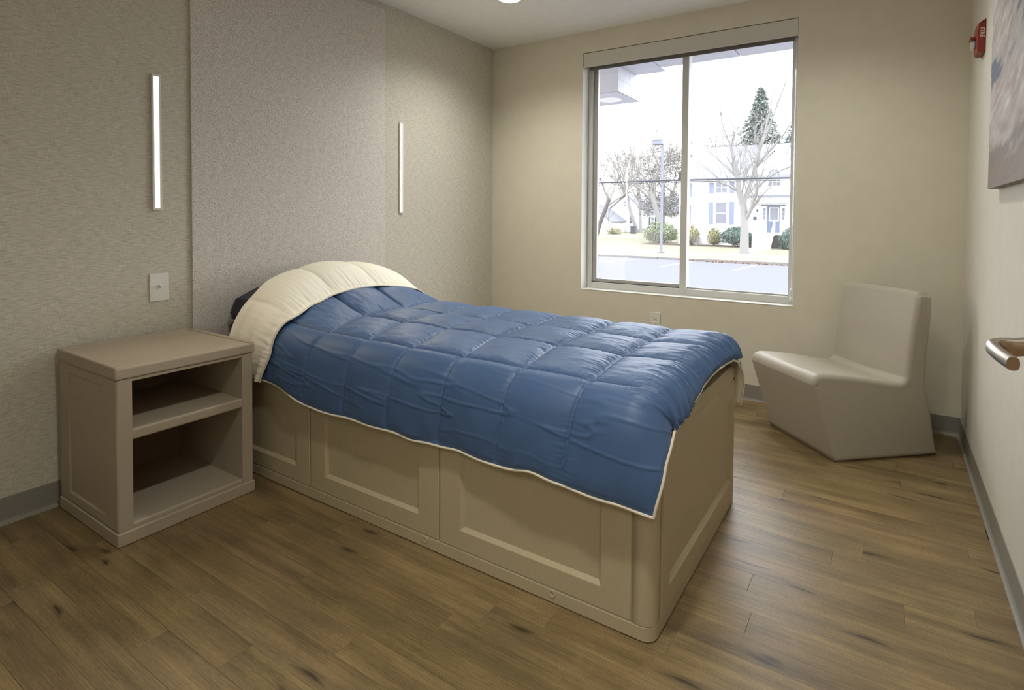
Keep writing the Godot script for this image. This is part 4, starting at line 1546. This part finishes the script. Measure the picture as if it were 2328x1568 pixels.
	var fd := part("front_door", bx(Vector3(-5.08, 0.01, Z), Vector3(-4.17, 2.04, Z + 0.06)), M.blue_door, h)
	var dg := MB.new()
	dg.box(Vector3(-4.93, 0.92, Z + 0.06), Vector3(-4.22, 1.96, Z + 0.075))
	part("glass_surround", dg, M.trim, fd)
	part("glass", bx(Vector3(-4.87, 0.98, Z + 0.07), Vector3(-4.28, 1.90, Z + 0.085)), M.pane, fd)
	part("knob", rb(Vector3(-5.02, 0.95, Z + 0.06), Vector3(-4.97, 1.0, Z + 0.12), 0.02, 2), M.alu, fd)
	part("door_head", bx(Vector3(-5.5, 2.08, Z), Vector3(-3.75, 2.18, Z + 0.08)), M.shutter, h)
	for q in [-5.36, -4.01]:
		for k in 3:
			part("sidelight_pane", bx(Vector3(q, 1.03 + k * 0.31, Z), Vector3(q + 0.17, 1.29 + k * 0.31, Z + 0.03)), M.pane, h)
	part("mailbox", rb(Vector3(-6.08, 0.96, Z), Vector3(-5.84, 1.25, Z + 0.14), 0.02, 1), M.bin, h)
	var ln := MB.new()
	ln.lathe(Vector3(-5.79, 1.60, Z + 0.10), Vector3.UP, [Vector2(0.0, 0.0), Vector2(0.05, 0.03), Vector2(0.08, 0.16), Vector2(0.03, 0.22), Vector2(0.0, 0.26)], 10)
	part("wall_lantern", ln, M.bin, h)
	# steps with side walls and railings
	for k in 6:
		var y := -k * 0.2
		part("step", bx(Vector3(-5.5, y - 0.2, Z + 1.4 + k * 0.28), Vector3(-4.35, y, Z + 1.68 + k * 0.28)), M.trim, h)
	for xx in [-5.56, -4.35]:
		var rl := MB.new()
		rl.tube([Vector3(xx, 0.85, Z + 1.4), Vector3(xx, -0.25, Z + 3.0)], [0.05], 6)
		rl.box(Vector3(xx - 0.05, -0.2, Z + 1.3), Vector3(xx + 0.05, 0.95, Z + 1.42))
		rl.box(Vector3(xx - 0.05, GY, Z + 2.95), Vector3(xx + 0.05, -0.15, Z + 3.05))
		for k in 5:
			var zz := Z + 1.65 + k * 0.27
			rl.box(Vector3(xx - 0.02, -0.2 - k * 0.2, zz), Vector3(xx + 0.02, 0.70 - k * 0.185, zz + 0.04))
		part("stair_railing", rl, M.trim, h)
	var rl2 := MB.new()
	rl2.box(Vector3(-6.2, 0.80, Z + 1.25), Vector3(-5.56, 0.88, Z + 1.33))
	rl2.box(Vector3(-6.2, 0.08, Z + 1.25), Vector3(-5.56, 0.14, Z + 1.33))
	for k in 6:
		rl2.box(Vector3(-6.1 + k * 0.1, 0.1, Z + 1.27), Vector3(-6.06 + k * 0.1, 0.82, Z + 1.31))
	part("porch_railing", rl2, M.trim, h)
	struct("planting_bed", bx(Vector3(-14.5, GY - 0.1, -44.6), Vector3(-6.3, GY + 0.10, -42.4)), M.mulch)

func gabled(h: Node3D, x0: float, x1: float, ax: float, ye: float, ya: float, z: float, depth: float) -> void:
	var b := MB.new()
	b.box(Vector3(x0, GY, z - depth), Vector3(x1, ye, z))
	b.tri3(Vector3(x0, ye, z), Vector3(x1, ye, z), Vector3(ax, ya, z), Vector3(0, 0, 1))
	part("wall", b, M.siding, h)
	b = MB.new()
	for s in [[x0 - 0.3, ye - 0.25, -1.0], [x1 + 0.3, ye - 0.25, 1.0]]:
		var a := Vector3(s[0], s[1], z + 0.3)
		var c := Vector3(ax, ya + 0.08, z + 0.3)
		var dz := Vector3(0, 0, -depth - 0.6)
		b.quad(a, c, c + dz, a + dz, Vector3(s[2], 1, 0))
		b.quad(a, c, c + Vector3(0, 0.16, 0), a + Vector3(0, 0.16, 0), Vector3(0, 0, 1))
		b.quad(a + Vector3(0, 0.16, 0), c + Vector3(0, 0.16, 0), c + dz + Vector3(0, 0.16, 0), a + dz + Vector3(0, 0.16, 0), Vector3(s[2], 1, 0))
	part("roof", b, M.roof, h)

func build_far_houses() -> void:
	var a := thing("gabled_house", "distant white gabled house with a grey-roofed wing beyond the driveway", "house", Vector3(-30, GY, -78))
	gabled(a, -33.6, -26.8, -30.2, 1.7, 4.35, -78.0, 8.0)
	part("wing_wall", bx(Vector3(-26.8, GY, -84), Vector3(-22.6, 1.56, -77.6)), M.siding, a)
	var b := MB.new()
	b.quad(Vector3(-27.2, 1.5, -77.3), Vector3(-22.3, 1.5, -77.3), Vector3(-22.3, 4.1, -80.8), Vector3(-27.2, 4.1, -80.8), Vector3(0, 1, 1))
	b.quad(Vector3(-27.2, 1.5, -84.3), Vector3(-22.3, 1.5, -84.3), Vector3(-22.3, 4.1, -80.8), Vector3(-27.2, 4.1, -80.8), Vector3(0, 1, -1))
	part("wing_roof", b, M.roof, a)
	house_window(a, -30.5, -29.9, 2.7, 3.5, -78.0, 2, 2)
	house_window(a, -29.6, -28.8, 0.1, 1.2, -78.0, 2, 2)
	house_window(a, -26.1, -25.7, 0.0, 1.1, -77.6, 1, 2)
	for x in [-26.45, -25.55]:
		part("shutter", bx(Vector3(x, -0.05, -77.6), Vector3(x + 0.22, 1.15, -77.54)), M.bin, a)
	part("door", bx(Vector3(-24.95, -1.0, -77.6), Vector3(-24.5, 1.05, -77.54)), M.bin, a)
	var g := thing("garage", "small white garage with a low gable left of the distant house", "garage", Vector3(-33.5, GY, -72))
	gabled(g, -36.4, -30.0, -33.4, 0.55, 2.75, -72.0, 5.0)
	part("window", bx(Vector3(-33.35, 0.1, -72.0), Vector3(-32.6, 1.0, -71.94)), M.pane, g)
	for q in [[-25.9, "grey wheelie bin standing left of the birches on the far drive"], [-23.2, "grey wheelie bin beside the distant house door"]]:
		var t := thing("wheelie_bin", q[1], "bin", Vector3(q[0], GY, -70))
		part("body", rb(Vector3(q[0] - 0.32, GY + 0.06, -70.35), Vector3(q[0] + 0.32, GY + 1.0, -69.7), 0.05, 1), M.bin, t)
		part("lid", rb(Vector3(q[0] - 0.36, GY + 1.0, -70.4), Vector3(q[0] + 0.36, GY + 1.1, -69.62), 0.03, 1), M.bin, t)

func limb(b: MB, pts: Array, rads: Array, r: RandomNumberGenerator, lev := 2) -> void:
	b.tube(pts, rads, 8, false)
	for k in range(1, pts.size()):
		for i in 2:
			var f := r.randf()
			var p: Vector3 = pts[k - 1].lerp(pts[k], f)
			var d: Vector3 = ((pts[k] - pts[k - 1]).normalized() + Vector3(r.randfn(), r.randf() * 0.6, r.randfn()) * 0.6).normalized()
			grow(b, p, d, r.randf_range(0.9, 1.7), maxf(0.018, rads[k] * 0.4), lev, r, 0.5, 3, 0.2)
	grow(b, pts[-1], (pts[-1] - pts[-2]).normalized(), 1.6, rads[-1] * 0.8, 3, r, 0.4, 3, 0.2)

func build_trees() -> void:
	var r := RandomNumberGenerator.new()
	r.seed = 31
	# the big street tree before the house
	var Z := -35.1
	var t := thing("street_tree", "large bare pale-barked street tree in front of the white house", "tree", Vector3(-4.85, GY, Z))
	var b := MB.new()
	b.tube([Vector3(-4.85, GY, Z), Vector3(-4.86, -1.0, Z), Vector3(-4.87, 0.2, Z), Vector3(-4.88, 1.2, Z), Vector3(-4.95, 1.85, Z), Vector3(-5.05, 2.3, Z)], [0.42, 0.285, 0.25, 0.235, 0.22, 0.18], 16, true)
	part("trunk", b, M.bark, t)
	b = MB.new()
	var V := func(x: float, y: float, dz: float) -> Vector3: return Vector3(x, y, Z + dz)
	limb(b, [V.call(-5.0, 2.0, 0), V.call(-5.25, 2.9, 0.1), V.call(-5.27, 3.65, 0.2), V.call(-5.55, 4.9, 0.3), V.call(-5.72, 5.73, 0.4), V.call(-6.08, 6.74, 0.5)], [0.20, 0.17, 0.14, 0.10, 0.07, 0.05], r)
	limb(b, [V.call(-4.98, 1.9, 0), V.call(-4.87, 2.6, -0.3), V.call(-4.59, 3.6, -0.6), V.call(-4.40, 4.4, -0.8), V.call(-4.27, 5.5, -1.0), V.call(-4.04, 6.4, -1.2), V.call(-3.7, 8.2, -1.3)], [0.17, 0.15, 0.13, 0.12, 0.10, 0.07, 0.04], r)
	limb(b, [V.call(-4.78, 1.1, 0.05), V.call(-4.60, 1.37, 0.2), V.call(-4.40, 1.8, 0.4), V.call(-4.12, 2.6, 0.6), V.call(-4.03, 3.08, 0.7), V.call(-3.40, 3.6, 0.9), V.call(-2.92, 3.95, 1.0), V.call(-2.2, 4.2, 1.1)], [0.13, 0.12, 0.12, 0.11, 0.095, 0.07, 0.055, 0.03], r)
	limb(b, [V.call(-4.12, 2.6, 0.6), V.call(-4.05, 3.6, 0.7), V.call(-4.15, 4.47, 0.9), V.call(-3.9, 5.6, 1.0), V.call(-3.3, 7.0, 1.1)], [0.08, 0.07, 0.06, 0.045, 0.03], r)
	limb(b, [V.call(-5.27, 2.85, 0.1), V.call(-5.70, 3.17, 0.4), V.call(-6.45, 3.52, 0.7), V.call(-7.4, 3.55, 0.8)], [0.08, 0.07, 0.05, 0.02], r, 1)
	limb(b, [V.call(-5.27, 3.65, 0.2), V.call(-5.62, 3.98, 0.0), V.call(-6.31, 4.67, -0.3), V.call(-7.24, 5.55, -0.6)], [0.08, 0.065, 0.05, 0.03], r, 1)
	limb(b, [V.call(-4.4, 4.4, -0.8), V.call(-3.6, 5.4, -0.6), V.call(-2.8, 6.3, -0.4), V.call(-2.0, 7.6, -0.2)], [0.09, 0.07, 0.05, 0.03], r)
	limb(b, [V.call(-4.3, 5.4, -1.0), V.call(-3.8, 6.6, -0.9), V.call(-3.2, 8.4, -0.8), V.call(-2.7, 9.8, -0.7)], [0.08, 0.06, 0.045, 0.03], r)
	part("branches", b, M.bark, t)
	bare_tree("dark leaning bare tree in front of the white garage", Vector3(-22.3, GY, -50), Vector3(0.36, 0.93, 0.0).normalized(), 4.4, 0.24, 4, 41, M.bark_dark)
	bare_tree("leaning bare tree with a pale trunk before the distant gabled house", Vector3(-27.6, GY, -76), Vector3(-0.29, 0.95, 0.0).normalized(), 6.2, 0.27, 4, 42, M.bark)
	bare_tree("upright bare tree with a pale trunk before the distant house wing", Vector3(-26.9, GY, -75.5), Vector3(-0.06, 1.0, 0.0).normalized(), 6.2, 0.24, 4, 43, M.bark)
	bare_tree("slim young bare tree by the driveway hedge", Vector3(-27.0, GY, -64.2), Vector3(-0.03, 1.0, 0.0).normalized(), 2.2, 0.07, 3, 44, M.bark)
	bare_tree("bare woodland tree behind the garage roof", Vector3(-37.5, GY, -95), Vector3(0.02, 1.0, 0.0).normalized(), 6.5, 0.3, 5, 45, M.bark_dark)
	bare_tree("tall bare woodland tree behind the distant gabled house", Vector3(-34.0, GY, -98), Vector3(0.05, 1.0, 0.0).normalized(), 7.5, 0.3, 5, 46, M.bark_dark)
	bare_tree("bare woodland tree behind the distant house wing", Vector3(-29.5, GY, -98), Vector3(-0.03, 1.0, 0.0).normalized(), 7.0, 0.3, 5, 47, M.bark_dark)
	bare_tree("broad many-branched bare tree left of the white house", Vector3(-17.2, GY, -56), Vector3(-0.25, 0.97, 0.0).normalized(), 5.2, 0.30, 5, 48, M.bark, "", 0.6, 3)
	bare_tree("bare tree standing behind the left end of the white house roof", Vector3(-14.6, GY, -62), Vector3(0.05, 1.0, 0.0).normalized(), 6.6, 0.28, 5, 49, M.bark_dark)
	# trees that keep dry grey leaves
	for q in [[Vector3(-18.6, GY, -60), 10.2, 3.3, 51, "oak with dry grey leaves beyond the lamp post"], [Vector3(-13.4, GY, -64), 10.6, 2.6, 52, "oak with dry grey leaves above the left end of the white house"]]:
		var rr := RandomNumberGenerator.new()
		rr.seed = q[3]
		var o := thing("oak_tree", q[4], "tree", q[0])
		var tb := MB.new()
		tb.tube([q[0], q[0] + Vector3(0.1, q[1] * 0.4, 0), q[0] + Vector3(0, q[1] * 0.95, 0)], [0.32, 0.22, 0.05], 8)
		part("trunk", tb, M.bark, o)
		tb = MB.new()
		for k in 16:
			var f := 0.25 + 0.045 * k
			var d := Vector3(rr.randfn(), 0.45, rr.randfn()).normalized()
			grow(tb, q[0] + Vector3(0, q[1] * f, 0), d, q[2] * lerpf(0.75, 0.3, f), 0.07, 3, rr, 0.55, 2)
		part("branches", tb, M.twig, o)
		tb = MB.new()
		for k in 210:
			var f := rr.randf_range(0.25, 1.0)
			var rad: float = q[2] * sqrt(maxf(0.05, 1.0 - pow((f - 0.6) / 0.46, 2)))
			var a := rr.randf() * TAU
			var c: Vector3 = q[0] + Vector3(cos(a) * rad * sqrt(rr.randf()), q[1] * f, sin(a) * rad * sqrt(rr.randf()))
			leaves(tb, c, Vector3(0.8, 0.6, 0.8), 60, 0.10, rr, 0.1)
		part("foliage", tb, M.leaf_grey, o)
	# conifers behind the house
	for q in [[Vector3(-8.4, GY, -60), 15.9, 3.6, 61, "tall spired conifer behind the white house roof"], [Vector3(-5.4, GY, -66), 14.6, 3.2, 62, "broad conifer right of the spired one behind the house"]]:
		var rr := RandomNumberGenerator.new()
		rr.seed = q[3]
		var o := thing("conifer", q[4], "tree", q[0])
		var tb := MB.new()
		tb.tube([q[0], q[0] + Vector3(0, q[1], 0)], [0.3, 0.03], 8)
		part("trunk", tb, M.bark_dark, o)
		tb = MB.new()
		for k in 330:
			var f := 0.36 + 0.63 * k / 330.0
			var a := k * 2.399
			var len: float = q[2] * (1.0 - f) * 1.9 * rr.randf_range(0.6, 1.1) + 0.2
			var p0: Vector3 = q[0] + Vector3(0, q[1] * f, 0)
			for s in int(6 + len * 14):
				var e := (s + 0.5) / int(6 + len * 14)
				var p := p0 + Vector3(cos(a), 0.12 - 0.45 * e, sin(a)) * len * e + Vector3(rr.randfn(), rr.randfn(), rr.randfn()) * 0.06
				var u := Vector3(cos(a) + rr.randfn() * 0.6, rr.randfn() * 0.5 - 0.2, sin(a) + rr.randfn() * 0.6).normalized() * 0.24
				var w := u.cross(Vector3(rr.randfn(), 1, rr.randfn())).normalized() * 0.09
				tb.quad(p - u, p - w, p + u, p + w, Vector3.UP)
		part("needles", tb, M.needle, o)
	# shrubs
	bush("round_shrub", "dense round dark green shrub behind the street tree", Vector3(-7.0, -0.28, -43.0), Vector3(1.18, 0.72, 0.9), M.leaf_dark, 4200, 0.075, 71)
	bush("round_shrub", "dark green shrub right of the house steps", Vector3(-3.1, -0.45, -42.3), Vector3(0.75, 0.85, 0.8), M.leaf_dark, 3000, 0.075, 72)
	bush("flowering_shrub", "yellow-green shrub at the left corner of the white house", Vector3(-10.75, -0.30, -43.9), Vector3(0.72, 0.85, 0.6), M.leaf_yellow, 2200, 0.07, 73)
	bush("flowering_shrub", "yellow-green shrub under the shuttered house window", Vector3(-8.9, -0.40, -43.9), Vector3(0.55, 0.75, 0.5), M.leaf_yellow, 1500, 0.07, 74)
	bush("hedge", "pale green hedge by the lamp post", Vector3(-14.2, -0.25, -46.5), Vector3(1.6, 0.95, 1.0), M.leaf_hedge, 3600, 0.09, 75)
	bush("clipped_box", "small yellow-green box bush on the far lawn", Vector3(-27.0, -0.75, -66), Vector3(1.1, 0.5, 0.6), M.leaf_yellow, 900, 0.09, 76)
	for q in [[Vector3(-9.85, GY, -42.9), 0.9, 81, "brown twiggy bare shrub between the yellow-green shrubs"], [Vector3(-13.9, GY, -44.4), 1.4, 82, "pale twiggy bare shrub in front of the hedge"]]:
		var rr := RandomNumberGenerator.new()
		rr.seed = q[2]
		var tb := MB.new()
		for k in 26:
			var d := Vector3(rr.randfn() * 0.45, 1, rr.randfn() * 0.45).normalized()
			grow(tb, q[0] + Vector3(rr.randfn(), 0, rr.randfn()) * 0.18, d, q[1] * rr.randf_range(0.35, 0.6), 0.018, 2, rr, 0.35, 2)
		single("bare_shrub", tb, M.twig, q[0], q[3], "shrub")
